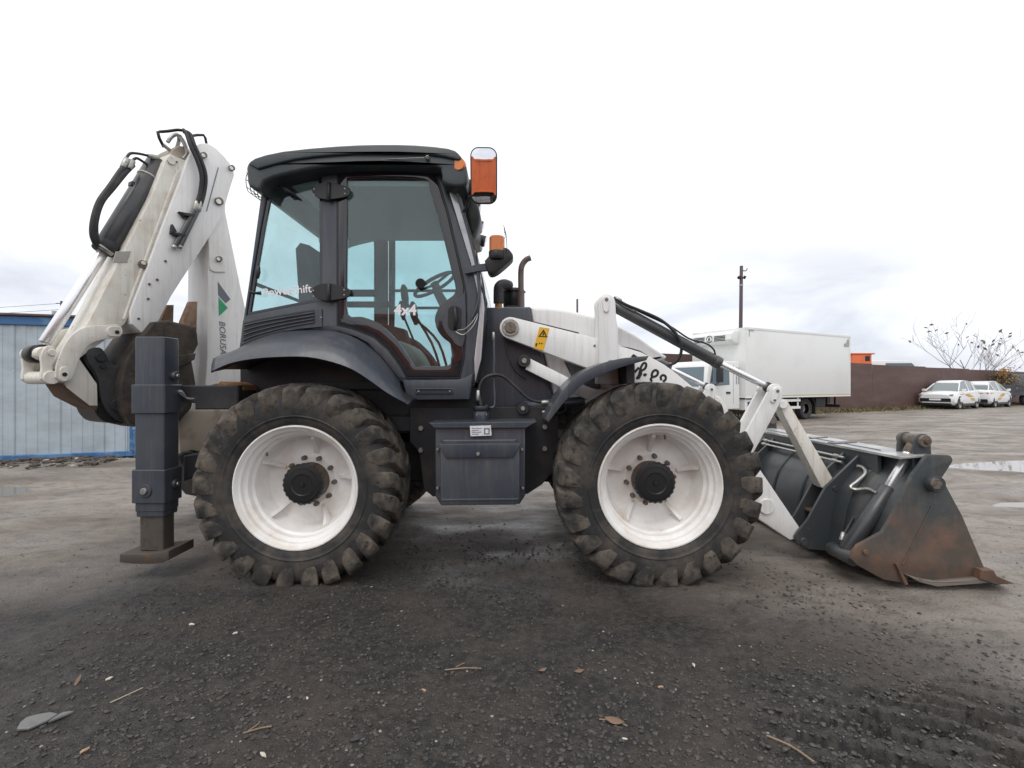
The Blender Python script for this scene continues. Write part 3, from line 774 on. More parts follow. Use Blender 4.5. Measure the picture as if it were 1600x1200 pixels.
# ------------------------------------------------------------------ rear fenders
def fender(near):
    top = smooth2([(360, 553), (380, 542), (404, 531), (438, 521), (484, 517), (524, 519), (558, 531), (582, 548), (603, 570), (622, 597), (634, 626)], 3)
    mid = smooth2([(334, 561), (366, 549), (400, 539), (438, 532), (484, 529), (522, 533), (556, 547), (582, 567), (602, 588), (620, 610), (636, 631)], 3)
    lip = smooth2([(330, 580), (360, 567), (396, 560), (434, 557), (480, 557), (520, 565), (552, 577), (580, 595), (602, 611), (622, 623), (638, 632)], 3)
    rings = []
    for (l, Y) in ((top, 3.37), (top, 3.34), (mid, 3.16), ([(a[0] * .35 + b[0] * .65, a[1] * .35 + b[1] * .65 - 1) for a, b in zip(mid, lip)], 3.07), (lip, 3.045), ([(u, v + 1.5) for u, v in lip], 3.06)):
        ring = []
        for u, v in l:
            p = P(u, v, Y); ring.append((p.x, p.y if near else mY(p.y), p.z))
        rings.append(ring)
    f = loft('rear_fender', rings, slate, BL, ang=50, thick=.014)
    under = []
    for (dz, Y) in ((0, 3.07), (.02, 3.2), (.03, 3.5)):
        ring = []
        for u, v in lip:
            p = P(u, v, 3.06); ring.append((p.x, Y if near else mY(Y), p.z + dz))
        under.append(ring)
    loft('wheel_arch_liner', under, black, f, ang=50, thick=.01)
fender(True); fender(False)
prism('cab_underbody', q([(374, 556), (438, 528), (484, 524), (524, 526), (556, 536), (598, 568), (630, 606), (744, 606), (744, 660), (374, 650)], 3.475), 3.478, mY(3.478), slate_dark, BL, .01)
box('rear_frame', (-1.98, 3.46, .92), (-.70, 4.64, 1.06), slate_dark, BL, .02)

# ------------------------------------------------------------------ mirrors, beacon, exhaust
xz = q(rrect(735, 233, 777, 316, 13, 6), 3.05)
mc = P(756, 275, 3.05)
def mirror():
    V0, F0 = prism_vf([[(x - mc.x, z - mc.z) for x, z in xz]], -.006, .035, .008, 2)
    sh = make('mirror', V0, F0, black, BL, 38, origin=(0, 0, 0))
    W[sh] = Vector((0, 0, 0)); sh.location = mc - W[BL]
    hw, hh = 21 * 3.05 / F - .008, 41.5 * 3.05 / F - .008
    lp = rrect(-hw, -hh, hw, hh, .045, 6)
    Rm = 3.2; rings = []
    for k in range(15):
        s = 1 - k / 14 * .999
        rings.append([(x * s, -.0075 - (math.sqrt(Rm * Rm - (x * s) ** 2 - (z * s) ** 2) - math.sqrt(Rm * Rm - hh * hh - hw * hw)), z * s) for x, z in lp])
    g = loft('mirror_glass', rings, mirror_m, sh, closed=True, ang=None)
    g.data.polygons.foreach_set('use_smooth', [True] * len(g.data.polygons))
    sh.rotation_euler = (R(12.4), 0, R(2))
    return sh
mir = mirror()
tube('mirror_bracket', smooth([P(738, 305, 3.11), P(732, 312, 3.16), P(728, 325, 3.28), P(722, 332, 3.36)], 4), .011, black, BL, 8)
prism('wiper_motor', q(smooth2([(727, 300), (740, 304), (747, 318), (750, 336), (745, 352), (737, 362), (731, 352), (727, 330), (727, 300)], 3)[:-1], 3.36), 3.42, 3.62, black, BL, .02, 2)
arm_b = prism('lamp_bracket', q([(726, 418), (746, 414), (770, 411), (770, 423), (748, 425), (727, 429)], 3.33), 3.31, 3.34, slate, BL, .003)
hs = prism('lamp_housing', q(smooth2([(757, 407), (764, 399), (772, 391), (790, 386), (799, 393), (802, 401), (796, 409), (778, 424), (768, 428), (762, 424), (757, 407)], 2)[:-1], 3.27), 3.27, 3.40, black, BL, .015, 2)
bc = P(776.5, 402, 3.30)
V, Fc = lathe_vf([(.0, .108), (.046, .108), (.053, .10), (.054, .02), (.052, 0), (.0, 0)], 24)
make('beacon_lens', [(bc.x + x, bc.y + z, bc.z + y + .035) for x, y, z in V], Fc, orange_lens, hs, 40)
cyl('beacon_base', bc + Vector((0, 0, -.02)), bc + Vector((0, 0, .04)), .058, black, hs, n=24)
for i in range(5):
    tube('lamp_guard', [P(787 + .4 * i, 352 + 5 * i, 3.24 + .035 * i), P(791, 368, 3.24 + .035 * i), P(793, 400, 3.24 + .035 * i)], .0022, black, hs, 6)
for v in (362, 376, 390): tube('lamp_guard', [P(791, v, 3.24), P(791, v, 3.42)], .0022, black, hs, 6)
tube('wiring', smooth([P(731, 350, 3.33), P(741, 385, 3.32), P(745, 395, 3.32), P(747, 425, 3.33), P(754, 455, 3.35), P(760, 482, 3.4)], 4), .005, rubber, BL, 6)
tube('exhaust_pipe', smooth([P(814, 482, 3.95), P(814, 450, 3.95), P(814, 425, 3.95), P(816, 414, 3.95), P(822, 406, 3.95), P(829, 403, 3.95)], 5), .024, exh, BL, 14)
ap = cyl('air_precleaner', P(803, 480, 4.1), P(803, 453, 4.1), .092, black, BL, n=24)
cyl('precleaner_cap', P(803, 457, 4.1), P(803, 451, 4.1), .104, black, ap, r1=.06, n=24)
ip = cyl('intake_pipe', P(779, 484, 3.9), P(779, 472, 3.9), .030, ochre, BL, n=14)
tube('intake_elbow', smooth([P(779, 474, 3.9), P(779, 458, 3.9), P(780, 448, 3.9), P(787, 444, 3.92), P(795, 446, 4.0)], 4), .042, rubber, ip, 14)
cyl('bonnet_pole', P(902, 492, 3.8), P(902, 467, 3.8), .008, exh, BL, n=8)

# ------------------------------------------------------------------ bonnet and engine cowl
cowl_px = [(760, 480), (828, 479), (832, 502), (849, 553), (861, 606), (868, 627), (830, 648), (804, 656), (745, 656), (746, 590), (757, 520)]
cw = prism('engine_cowl', q(cowl_px, 3.60), 3.60, mY(3.60), slate, BL, .02, 3)
hood_px = smooth2([(828, 479.5), (850, 480), (876, 482), (905, 488), (935, 496), (963, 507), (992, 522), (1016, 539), (1043, 557)], 2) + [(1040, 562), (1027, 564)] + [(1020, 620), (870, 640), (862, 606), (850, 553), (832, 502)]
hd = prism('bonnet', q(hood_px, 3.62), 3.62, mY(3.62), white, BL, .03, 4)
gr_px = [(880, 562), (896, 568), (926, 580), (937, 586), (938, 607), (925, 606), (897, 596)]
gp = prism('side_grille', q(gr_px, 3.615), 3.606, 3.63, mesh_dark, hd, .003)
# the grille's fine wire pattern
V, Fc = [], []
gl_ = q(gr_px, 3.60)
def inside(p, l):
    r_ = False; j = len(l) - 1
    for i in range(len(l)):
        if (l[i][1] > p[1]) != (l[j][1] > p[1]) and p[0] < (l[j][0] - l[i][0]) * (p[1] - l[i][1]) / (l[j][1] - l[i][1]) + l[i][0]: r_ = not r_
        j = i
    return r_
gx0, gx1 = min(p[0] for p in gl_), max(p[0] for p in gl_); gz0, gz1 = min(p[1] for p in gl_), max(p[1] for p in gl_)
row = 0; z = gz0
while z < gz1:
    x = gx0 + (.0085 if row % 2 else 0)
    while x < gx1:
        if inside((x, z), gl_):
            b0 = len(V)
            for k in range(6):
                t = k * math.pi / 3; V.append((x + .0083 * math.cos(t), 3.602, z + .0083 * math.sin(t)))
            for k in range(6):
                t = k * math.pi / 3; V.append((x + .0058 * math.cos(t), 3.602, z + .0058 * math.sin(t)))
            for k in range(6):
                l = (k + 1) % 6; Fc.append((b0 + k, b0 + l, b0 + 6 + l, b0 + 6 + k))
        x += .017
    z += .0147; row += 1
tag(make('grille_wire', V, Fc, mat('grille_wire', (.30, .31, .32), rough=.5), gp, None), kind='stuff')
prism('bonnet_seam', q(smooth2([(968, 540.5), (984, 543), (1001, 548), (1012, 555), (1012, 556.5), (1000, 549.7), (984, 544.5), (968, 542)], 1), 3.608), 3.6165, 3.63, ink, hd, 0)
tube('bonnet_trim', [P(758, 500, 3.58), P(746, 596, 3.58)], .02, black, BL, 8)

# ------------------------------------------------------------------ loader arms (both sides)
AY0, AY1 = 3.44, 3.55
def arc_px(cu, cv, r, a0, a1, n=8): return [(cu + r * math.cos(R(a0 + (a1 - a0) * i / n)), cv + r * math.sin(R(a0 + (a1 - a0) * i / n))) for i in range(n + 1)]
arm_px = arc_px(797.5, 512, 17, 110, 290) + [(935, 529), (963, 534), (970, 541)] + smooth2([(1001, 550), (1028, 564), (1050, 578), (1085, 607), (1124, 640), (1180, 722), (1224, 787), (1250, 825)], 2) + \
    [(1250, 834), (1244, 842), (1235, 844), (1176, 805), (1110, 748), (1060, 680), (1010, 640), (925, 578)]
up_px = arc_px(946.5, 474, 13.5, 180, 355) + [(961.5, 500), (964, 512), (964, 600), (935, 600), (934, 480)]
def loader_side(mirror_):
    def yy(a, b): return (a, b) if not mirror_ else (mY(b), mY(a))
    def pt(u, v, Yn, Y):
        p = P(u, v, Yn); return Vector((p.x, Y if not mirror_ else mY(Y), p.z))
    arm = prism('loader_arm', q(arm_px, AY0), *yy(AY0, AY1), white, BL, .007, 2)
    prism('arm_top_strip', q([(815, 497), (905, 519), (905, 521), (815, 499)], AY0), *yy(AY0 + .02, AY1 - .02), ink, arm, 0)
    up = prism('arm_upright', q(up_px, AY0), *yy(3.405, 3.435), white, BL, .006, 2)
    prism('arm_upright', q(up_px, AY0), *yy(3.556, 3.586), white, BL, .006, 2)
    prism('pin_keeper', q(arc_px(946.5, 469, 6.3, 180, 360) + arc_px(947, 484, 4, 0, 180), 3.40), *yy(3.392, 3.408), white, up, .003)
    cyl('pin', pt(946.5, 469, 3.42, 3.385), pt(946.5, 469, 3.42, 3.60), .012, bolt_m, up, n=12)
    # pivot at the cowl
    cyl('arm_pivot', pt(797.5, 512, AY0, 3.425), pt(797.5, 512, AY0, 3.7), .062, steel, arm, n=24)
    cyl('pivot_nut', pt(797.5, 512, AY0, 3.405), pt(797.5, 512, AY0, 3.43), .042, bolt_m, arm, n=8)
    cyl('pivot_boss', pt(1197, 791, AY0, 3.425), pt(1197, 791, AY0, 3.45), .056, white, arm, n=24)
    bolt_o = cyl('arm_pin', pt(953, 570, AY0, 3.392), pt(953, 570, AY0, 3.44), .034, bolt_m, arm, n=12)
    for u, v in ((929, 540), (963, 557)): cyl('arm_bolt', pt(u, v, AY0, 3.43), pt(u, v, AY0, 3.45), .008, bolt_m, arm, n=8)
    # parallel link under the arm
    lk_ = prism('lift_link', q([(826, 559), (899, 595), (932, 610), (918, 625), (884, 609), (821, 577)], 3.46), *yy(3.465, 3.535), white, BL, .006, 2)
    cyl('link_pin', pt(819, 564, 3.46, 3.44), pt(819, 564, 3.46, 3.62), .046, slate_dark, lk_, n=20)
    cyl('link_pin_cap', pt(819, 564, 3.46, 3.425), pt(819, 564, 3.46, 3.45), .020, steel, lk_, n=12)
    # lift cylinder low beside the tank
    lc = cyl('lift_cylinder', pt(818, 636, 3.44, 3.50), pt(915, 628, 3.44, 3.50), .040, slate, BL, n=16)
    cyl('cylinder_pin', pt(817, 638, 3.44, 3.42), pt(817, 638, 3.44, 3.60), .044, slate_dark, lc, n=20)
    cyl('cylinder_pin_cap', pt(817, 638, 3.44, 3.405), pt(817, 638, 3.44, 3.43), .017, steel, lc, n=12)
    # tilt cylinder
    yc = 3.495
    tc_ = cyl('tilt_cylinder', pt(952, 474, yc, yc), pt(1123, 567, yc, yc), .043, dgrey, BL, n=24, bev=.006)
    cyl('piston_rod', pt(1118, 564.5, yc, yc), pt(1204, 607, yc, yc), .023, chrome, tc_, n=20)
    cyl('rod_eye', pt(1196, 603, yc, yc), pt(1212, 611, yc, yc), .036, slate_dark, tc_, n=16)
    cyl('cylinder_gland', pt(1116, 563.3, yc, yc), pt(1125, 568, yc, yc), .046, dgrey, tc_, n=24)
    tube('hydraulic_pipe', smooth([pt(958, 466, yc, yc - .03), pt(975, 478, yc, yc - .055), pt(1000, 488, yc, yc - .05), pt(1030, 502, yc, yc - .05), pt(1052, 523, yc, yc - .06), pt(1061, 545, yc, yc - .05), pt(1056, 565, yc, yc - .02), pt(1040, 573, yc, yc + .05)], 5), .011, rubber, tc_, 8)
    tube('hydraulic_pipe', smooth([pt(976, 477, yc, yc - .02), pt(1010, 494, yc, yc - .03), pt(1044, 510, yc, yc - .03), pt(1075, 530, yc, yc - .03), pt(1100, 537, yc, yc - .03), pt(1113, 546, yc, yc - .02), pt(1116, 556, yc, yc - .02)], 5), .0065, rubber, tc_, 8)
    for (u, v) in ((960, 466), (980, 481)): cyl('hose_fitting', pt(u, v, yc, yc - .035), pt(u + 9, v + 6, yc, yc - .045), .013, steel, tc_, n=8)
    # bell crank and bucket link
    bell = arc_px(1212, 611, 11.5, 180, 340) + [(1222, 622), (1214, 640), (1175, 712), (1150, 735), (1150, 690), (1168, 672), (1201, 612)]
    bc_ = prism('bell_crank', q(bell, 3.405), *yy(3.405, 3.435), white, BL, .005, 2)
    prism('bell_crank', q(bell, 3.405), *yy(3.555, 3.585), white, BL, .005, 2)
    prism('pin_keeper', q(arc_px(1213, 611, 6, 180, 360) + arc_px(1208, 625, 4.5, 0, 180), 3.40), *yy(3.392, 3.408), white, bc_, .003)
    cyl('pin', pt(1213, 611, 3.41, 3.385), pt(1213, 611, 3.41, 3.6), .011, bolt_m, bc_, n=12)
    cyl('keeper_bolt', pt(1208, 625, 3.41, 3.38), pt(1208, 625, 3.41, 3.4), .008, bolt_m, bc_, n=8)
    bl_ = prism('bucket_link', q([(1213, 628), (1219, 622), (1228, 625), (1300, 748), (1298, 756), (1288, 764), (1281, 760)], 3.46), *yy(3.445, 3.545), cream, BL, .006, 2)
    cyl('link_boss', pt(1220, 632, 3.46, 3.425), pt(1220, 632, 3.46, 3.56), .030, white, bl_, n=16)
    return arm
arm_n = loader_side(False); arm_f = loader_side(True)
for Yc in (1,):
    box('arm_crossmember', (1.52, 3.55, .50), (1.66, 4.55, .66), slate_dark, BL, .02)
# warning sticker, lettering
wsx = prism('warning_sticker', q([(843, 511), (858.5, 513), (849, 548), (834, 544)], 3.437), 3.4365, 3.4395, yellow, arm_n, 0)
prism('warning_triangle', [q([(849.5, 514.5), (855.5, 527), (841, 526)], 3.436), q([(849, 518), (852.6, 525.3), (844, 524.8)], 3.436)], 3.4345, 3.4368, ink, wsx, 0)
prism('warning_symbol', q([(848, 519.5), (850, 520), (849.5, 524.3), (847.4, 524)], 3.436), 3.4345, 3.4368, ink, wsx, 0)
prism('warning_symbol', q([(837, 536), (840, 536.5), (838.5, 540), (837.5, 543), (836.6, 540)], 3.436), 3.4345, 3.4368, ink, wsx, 0)
for u in (842, 845.5): prism('warning_symbol', q([(u, 536), (u + 2.2, 535.5), (u + 2, 537.3), (u, 537.6)], 3.436), 3.4345, 3.4368, ink, wsx, 0)
def script(pts, rr=.0085):               # painted brush strokes, laid flat on the arm
    pp = smooth([P(960 + .1 * a, 530 + .1 * b, 3.437) for a, b in pts], 5)
    V, Fc = tube_vf(pp, rr, 8); V = [Vector((v.x, 3.4385 + (v.y - 3.437) * .2, v.z)) for v in V]
    make('lettering', V, Fc, ink, arm_n, 60)
script([(318, 520), (350, 480), (385, 440)]); script([(350, 620), (385, 560), (400, 500), (420, 430), (455, 375), (490, 375), (498, 410), (480, 455), (435, 485), (395, 480)])
script([(405, 485), (420, 530), (400, 575), (372, 620)]); script([(462, 570), (480, 552), (498, 566)], .011)
script([(600, 610), (585, 560), (605, 505), (645, 482), (680, 505), (675, 550), (640, 580), (595, 590), (570, 625), (590, 660)]); script([(735, 640), (725, 590), (760, 560), (800, 580), (800, 630), (760, 660)])
prism('arm_mark', q([(990, 553), (996, 557), (991, 560), (986, 557)], 3.434), 3.4335, 3.4385, ink, arm_n, 0)
# mudguard over the front wheel
def guard(mirror_):
    out = smooth2([(852, 655), (872, 620), (900, 589), (930, 572), (968, 560.5), (1014, 556)], 5)
    inn = smooth2([(857, 660), (883, 627), (911, 601), (944, 584), (977, 572), (1010, 563)], 5)
    loop = q(out, 3.04) + list(reversed(q(inn, 3.04)))
    a, b = (3.04, 3.075) if not mirror_ else (mY(3.075), mY(3.04))
    g = prism('front_mudguard', loop, a, b, slate, BL, .004, 2)
    o2 = q(out, 3.04); loop = o2 + [(x, z - .012) for x, z in reversed(o2)]
    a, b = (3.072, 3.43) if not mirror_ else (mY(3.43), mY(3.072))
    prism('mudguard_sheet', loop, a, b, slate, g, 0)
    a, b = (3.2, 3.43) if not mirror_ else (mY(3.43), mY(3.2))
    prism('mudguard_bracket', q([(977, 566), (992, 564), (992, 600), (979, 600)], 3.2), a, b, slate_dark, g, .004)
guard(False); guard(True)

# ------------------------------------------------------------------ front bucket
BY0, BY1 = 2.99, mY(2.99)
outer = smooth2(q([(1352, 703), (1352, 722), (1332, 741), (1314, 765), (1304, 795), (1298, 830), (1291, 861)], 3.40), 4) + [(2.32, .045), (2.50, .028), (2.95, .022)]
ring = outer + list(reversed([(x + .022, z + .018) for x, z in outer]))
SY0 = 3.285
fb = prism('front_bucket', ring, SY0, mY(SY0), bucket_slate, BL, 0, ang=50)
for sg in (0, 1):
    loft('bucket_shell_end', [[(x + dx, mY(y) if sg else y, z) for x, z in outer] for dx, y in ((.012, SY0 + .004), (.05, 3.21), (.105, 3.10), (.125, 2.99))], bucket_slate, fb, ang=60, thick=.014)
tb = prism('bucket_top_bar', [(2.485, .798), (2.68, .812), (2.68, .828), (2.485, .814)], 3.03, mY(3.03), topbar_m, fb, .003)
for (y0, y1) in ((3.66, 3.74), (4.0, 4.03)): prism('bar_strap', [(2.49, .815), (2.67, .826), (2.67, .832), (2.49, .821)], y0, y1, bucket_slate, fb, .002)
prism('bar_face', [(2.50, .64), (2.53, .64), (2.53, .797), (2.50, .797)], 3.24, mY(3.24), bucket_slate, fb, .002)
ear_px = [(1241, 838), (1246, 830), (1261, 812), (1289, 761), (1345, 707), (1351, 709), (1340, 735), (1324, 752), (1308, 783), (1300, 821), (1294, 861), (1264, 858), (1246, 851)]
for yv in (3.415, 3.565, mY(3.435), mY(3.585)):
    e = prism('bucket_ear', q(ear_px, 3.42), yv, yv + .02, bucket_slate, fb, .003)
    if yv == 3.415:
        bolt('ear_pin', 1305, 763, 3.416, 4.5, bucket_slate, e, .008, 12); bolt('ear_pin', 1255, 846, 3.416, 3.6, bucket_slate, e, .008, 12)
for yv in (3.42, mY(3.58)):
    x, z = q([(1255, 846)], 3.42)[0]; cyl('hinge_tube', (x, yv - .02, z), (x, yv + .18, z), .03, bucket_slate, fb, n=16)
    x, z = q([(1303, 763)], 3.42)[0]; cyl('hinge_tube', (x, yv, z), (x, yv + .16, z), .028, bucket_slate, fb, n=16)
    x, z = q([(1275, 800)], 3.42)[0]; box('ear_stiffener', (x, yv + .02, z - .02), (x + .12, yv + .15, z - .005), rust, fb, .002)
for yv in (3.80, 4.18):
    pts = [(x - .004, yv, z) for x, z in outer[3:24]]
    tube('bucket_weld_rib', pts, .010, bucket_slate, fb, 8)
for zz, xx in ((.735, 2.455), (.70, 2.44)):
    tube('bucket_pipe', [(xx, 3.50, zz), (xx, 4.62, zz)], .010, steel, fb, 8)
for yy_ in (3.56, 4.55):
    for zz, xx in ((.735, 2.455), (.70, 2.44)): cyl('pipe_fitting', (xx, yy_, zz), (xx, yy_ + .05, zz), .017, steel, fb, n=8)
hs_pts = [P(1340, 728, 3.38), P(1349, 731, 3.34), P(1352, 740, 3.3), P(1340, 752, 3.28), P(1329, 761, 3.27), P(1338, 765, 3.25), P(1356, 764, 3.2), P(1370, 770, 3.15)]
tube('bucket_hose', smooth(hs_pts, 5), .0125, steel, fb, 8)
tube('bucket_hose', smooth([P(1353, 750, 3.3), P(1345, 775, 3.28), P(1333, 808, 3.25), P(1320, 833, 3.2), P(1314, 850, 3.17)], 5), .010, rubber, fb, 8)
cyl('hose_fitting', P(1318, 832, 3.2), P(1314, 845, 3.18), .015, steel, fb, n=8)
def clam_side(mirror_):
    def yy(a, b): return (a, b) if not mirror_ else (mY(b), mY(a))
    def pt(u, v, Yn, Y):
        p = P(u, v, Yn); return Vector((p.x, Y if not mirror_ else mY(Y), p.z))
    sp_px = arc_px(1454, 718, 7.5, 200, 270, 4) + arc_px(1481, 719, 8, 270, 380, 5) + [(1472, 747), (1478, 758), (1504, 806), (1537, 884), (1541, 905), (1464, 913), (1436, 906), (1420, 900), (1417, 912), (1381, 906),
             (1341, 884), (1331, 874), (1333, 864), (1342, 852), (1379, 832), (1392, 812), (1427, 741)]
    s = prism('bucket_side_plate', q(sp_px, 2.955), *yy(2.955, 2.985), clam_m, fb, .005, 2)
    prism('side_plate_fold', q([(1456, 791), (1458, 792), (1412, 883), (1410, 882)], 2.95), *yy(2.949, 2.958), clam_m, s, .002)
    prism('wear_edge', q([(1416, 898), (1436, 904), (1464, 909), (1541, 902), (1552, 906), (1540, 911), (1464, 916.5), (1436, 909.5)], 2.93), *yy(2.925, 2.97), worn_edge, s, .003)
    prism('corner_tooth', q([(1529, 889), (1548, 889), (1553, 898), (1566, 904), (1581, 910), (1552, 912), (1527, 903)], 2.93), *yy(2.91, 3.01), rust, s, .004)
    prism('side_gusset', q([(1399, 881), (1402, 880), (1419, 913), (1414, 914)], 2.94), *yy(2.935, 2.958), rust, s, .002)
    cyl('plate_pin', pt(1456, 755, 2.955, 2.91), pt(1456, 755, 2.955, 3.0), .050, bucket_slate, s, n=24)
    cyl('plate_pin_nut', pt(1458, 755, 2.92, 2.893), pt(1458, 755, 2.92, 2.912), .036, bolt_m, s, n=6)
    cyl('plate_bolt', pt(1351, 862, 2.955, 2.94), pt(1351, 862, 2.955, 2.96), .016, rust, s, n=10)
    Yc = 3.15
    cc = cyl('clam_cylinder', pt(1322, 862, Yc, Yc), pt(1389, 762, Yc, Yc), .052, dgrey, fb, n=24, bev=.008)
    cyl('clam_rod', pt(1386, 767, Yc, Yc), pt(1423, 702, Yc, Yc), .031, chrome, cc, n=20)
    cyl('rod_end', pt(1420, 708, Yc, Yc), pt(1430, 690, Yc, Yc), .038, bolt_m, cc, n=16)
    cyl('cylinder_foot', pt(1318, 866, Yc, Yc - .10), pt(1318, 866, Yc, Yc + .12), .045, bucket_slate, cc, n=16)
    up_ = arc_px(1442, 689, 11.5, 180, 345) + [(1454, 700), (1455, 716), (1430, 760), (1428, 745), (1429, 700)]
    k = prism('knuckle_plate', q(up_, 3.08), *yy(3.075, 3.10), bucket_slate, fb, .004, 2)
    prism('knuckle_plate', q(up_, 3.08), *yy(3.205, 3.23), bucket_slate, fb, .004, 2)
    cyl('knuckle_pin', pt(1442, 689, 3.08, 3.055), pt(1442, 689, 3.08, 3.25), .040, bolt_m, k, n=20)
    cyl('knuckle_bolt', pt(1443, 689, 3.08, 3.04), pt(1443, 689, 3.08, 3.06), .018, rust, k, n=8)
worn_edge = mat('worn_steel_edge', (.22, .19, .17), dirt=(.12, .07, .045), scale=9, rough=.55, metal=.3)
# paint worn to rust on the lower half of the bucket sides
clam_m = mat('half_rusted_plate', (0.040, 0.050, 0.054), dirt=(0.085, 0.080, 0.072), scale=6, lo=.45, hi=.78, rough=.5, bump=.15, streak=(.11, .10, .09), specks=(.16, .12, .09))
def add_rust(m):
    N, L = m.node_tree.nodes, m.node_tree.links; p = N['Principled BSDF']
    g = N.new('ShaderNodeNewGeometry'); sp = N.new('ShaderNodeSeparateXYZ'); L.new(g.outputs['Position'], sp.inputs[0])
    n = N.new('ShaderNodeTexNoise'); n.inputs['Scale'].default_value = 4.5; n.inputs['Detail'].default_value = 8; n.inputs['Roughness'].default_value = .68
    L.new(g.outputs['Position'], n.inputs['Vector'])
    ad = N.new('ShaderNodeMath'); ad.operation = 'MULTIPLY_ADD'; ad.inputs[1].default_value = .75; L.new(n.outputs['Fac'], ad.inputs[0]); L.new(sp.outputs[2], ad.inputs[2])
    rg = N.new('ShaderNodeMapRange'); rg.inputs[1].default_value = .90; rg.inputs[2].default_value = .68; L.new(ad.outputs[0], rg.inputs[0])
    n2 = N.new('ShaderNodeTexNoise'); n2.inputs['Scale'].default_value = 7; n2.inputs['Detail'].default_value = 8
    L.new(g.outputs['Position'], n2.inputs['Vector'])
    rc = N.new('ShaderNodeValToRGB'); rc.color_ramp.elements[0].position = .36; rc.color_ramp.elements[0].color = (.078, .062, .051, 1)
    rc.color_ramp.elements[1].position = .68; rc.color_ramp.elements[1].color = (.165, .095, .062, 1); L.new(n2.outputs['Fac'], rc.inputs[0])
    mx = N.new('ShaderNodeMixRGB'); src = p.inputs['Base Color'].links[0].from_socket
    L.new(rg.outputs[0], mx.inputs[0]); L.new(src, mx.inputs[1]); L.new(rc.outputs[0], mx.inputs[2]); L.new(mx.outputs[0], p.inputs['Base Color'])
add_rust(clam_m)
clam_side(False); clam_side(True)
prism('cutting_edge', [(2.90, .028), (3.08, .018), (3.11, .022), (3.08, .030), (2.90, .046)], 2.99, mY(2.99), worn_edge, fb, .002)
prism('clam_floor', [(2.50, .030), (2.9, .026), (2.9, .044), (2.50, .048)], 3.0, mY(3.0), bucket_dirty, fb, 0)
prism('clam_back', [(2.64, .62), (2.66, .62), (2.64, .30), (2.56, .06), (2.54, .06), (2.62, .30)], 2.99, mY(2.99), bucket_slate, fb, 0)

# ------------------------------------------------------------------ hydraulic lines near the cowl
tube('hydraulic_hose', smooth([P(752, 634, 3.34), P(748, 612, 3.36), P(754, 594, 3.37), P(768, 586, 3.38), P(786, 588, 3.39), P(806, 605, 3.40), P(828, 624, 3.41), P(850, 629, 3.41), P(868, 630, 3.43)], 6), .012, rubber, BL, 10)
tube('hydraulic_hose', smooth([P(758, 634, 3.36), P(768, 637, 3.38), P(773, 630, 3.39), P(772, 600, 3.40), P(772, 560, 3.41), P(771, 525, 3.42)], 6), .010, slate, BL, 8)
cyl('hose_fitting', P(747, 626, 3.35), P(747, 610, 3.36), .015, steel, BL, n=8)
cyl('hose_fitting', P(771, 532, 3.42), P(771, 519, 3.42), .012, steel, BL, n=8)
cyl('hose_fitting', P(846, 629, 3.40), P(857, 629, 3.40), .018, steel, BL, n=8)
cyl('hose_fitting', P(847, 644, 3.40), P(857, 643, 3.40), .012, steel, BL, n=8)
tube('hydraulic_hose', smooth([P(788, 528, 3.5), P(794, 556, 3.5), P(806, 580, 3.5), P(822, 592, 3.52)], 5), .008, rubber, BL, 8)
tube('hydraulic_hose', smooth([P(857, 643, 3.4), P(872, 646, 3.4), P(884, 640, 3.41), P(880, 630, 3.43)], 5), .009, slate_dark, BL, 8)
tube('door_cable', smooth([P(712, 518, 3.32), P(724, 523, 3.30), P(737, 512, 3.31), P(744, 500, 3.33), P(747, 490, 3.35)], 5), .0028, steel, BL, 6)
tube('door_cable', smooth([P(714, 516, 3.32), P(726, 514, 3.31), P(738, 503, 3.32), P(746, 490, 3.35)], 5), .0028, steel, BL, 6)

# lettering on the glass
text('lettering', 'PowerShift', .079, P(411, 463, CN + .018), (R(90), R(-5), 0), white_print, side_n, bold=.001)
text('lettering', '4x4', .105, P(616, 492, 3.352), (R(90), 0, 0), white_print, door_n, bold=.003)

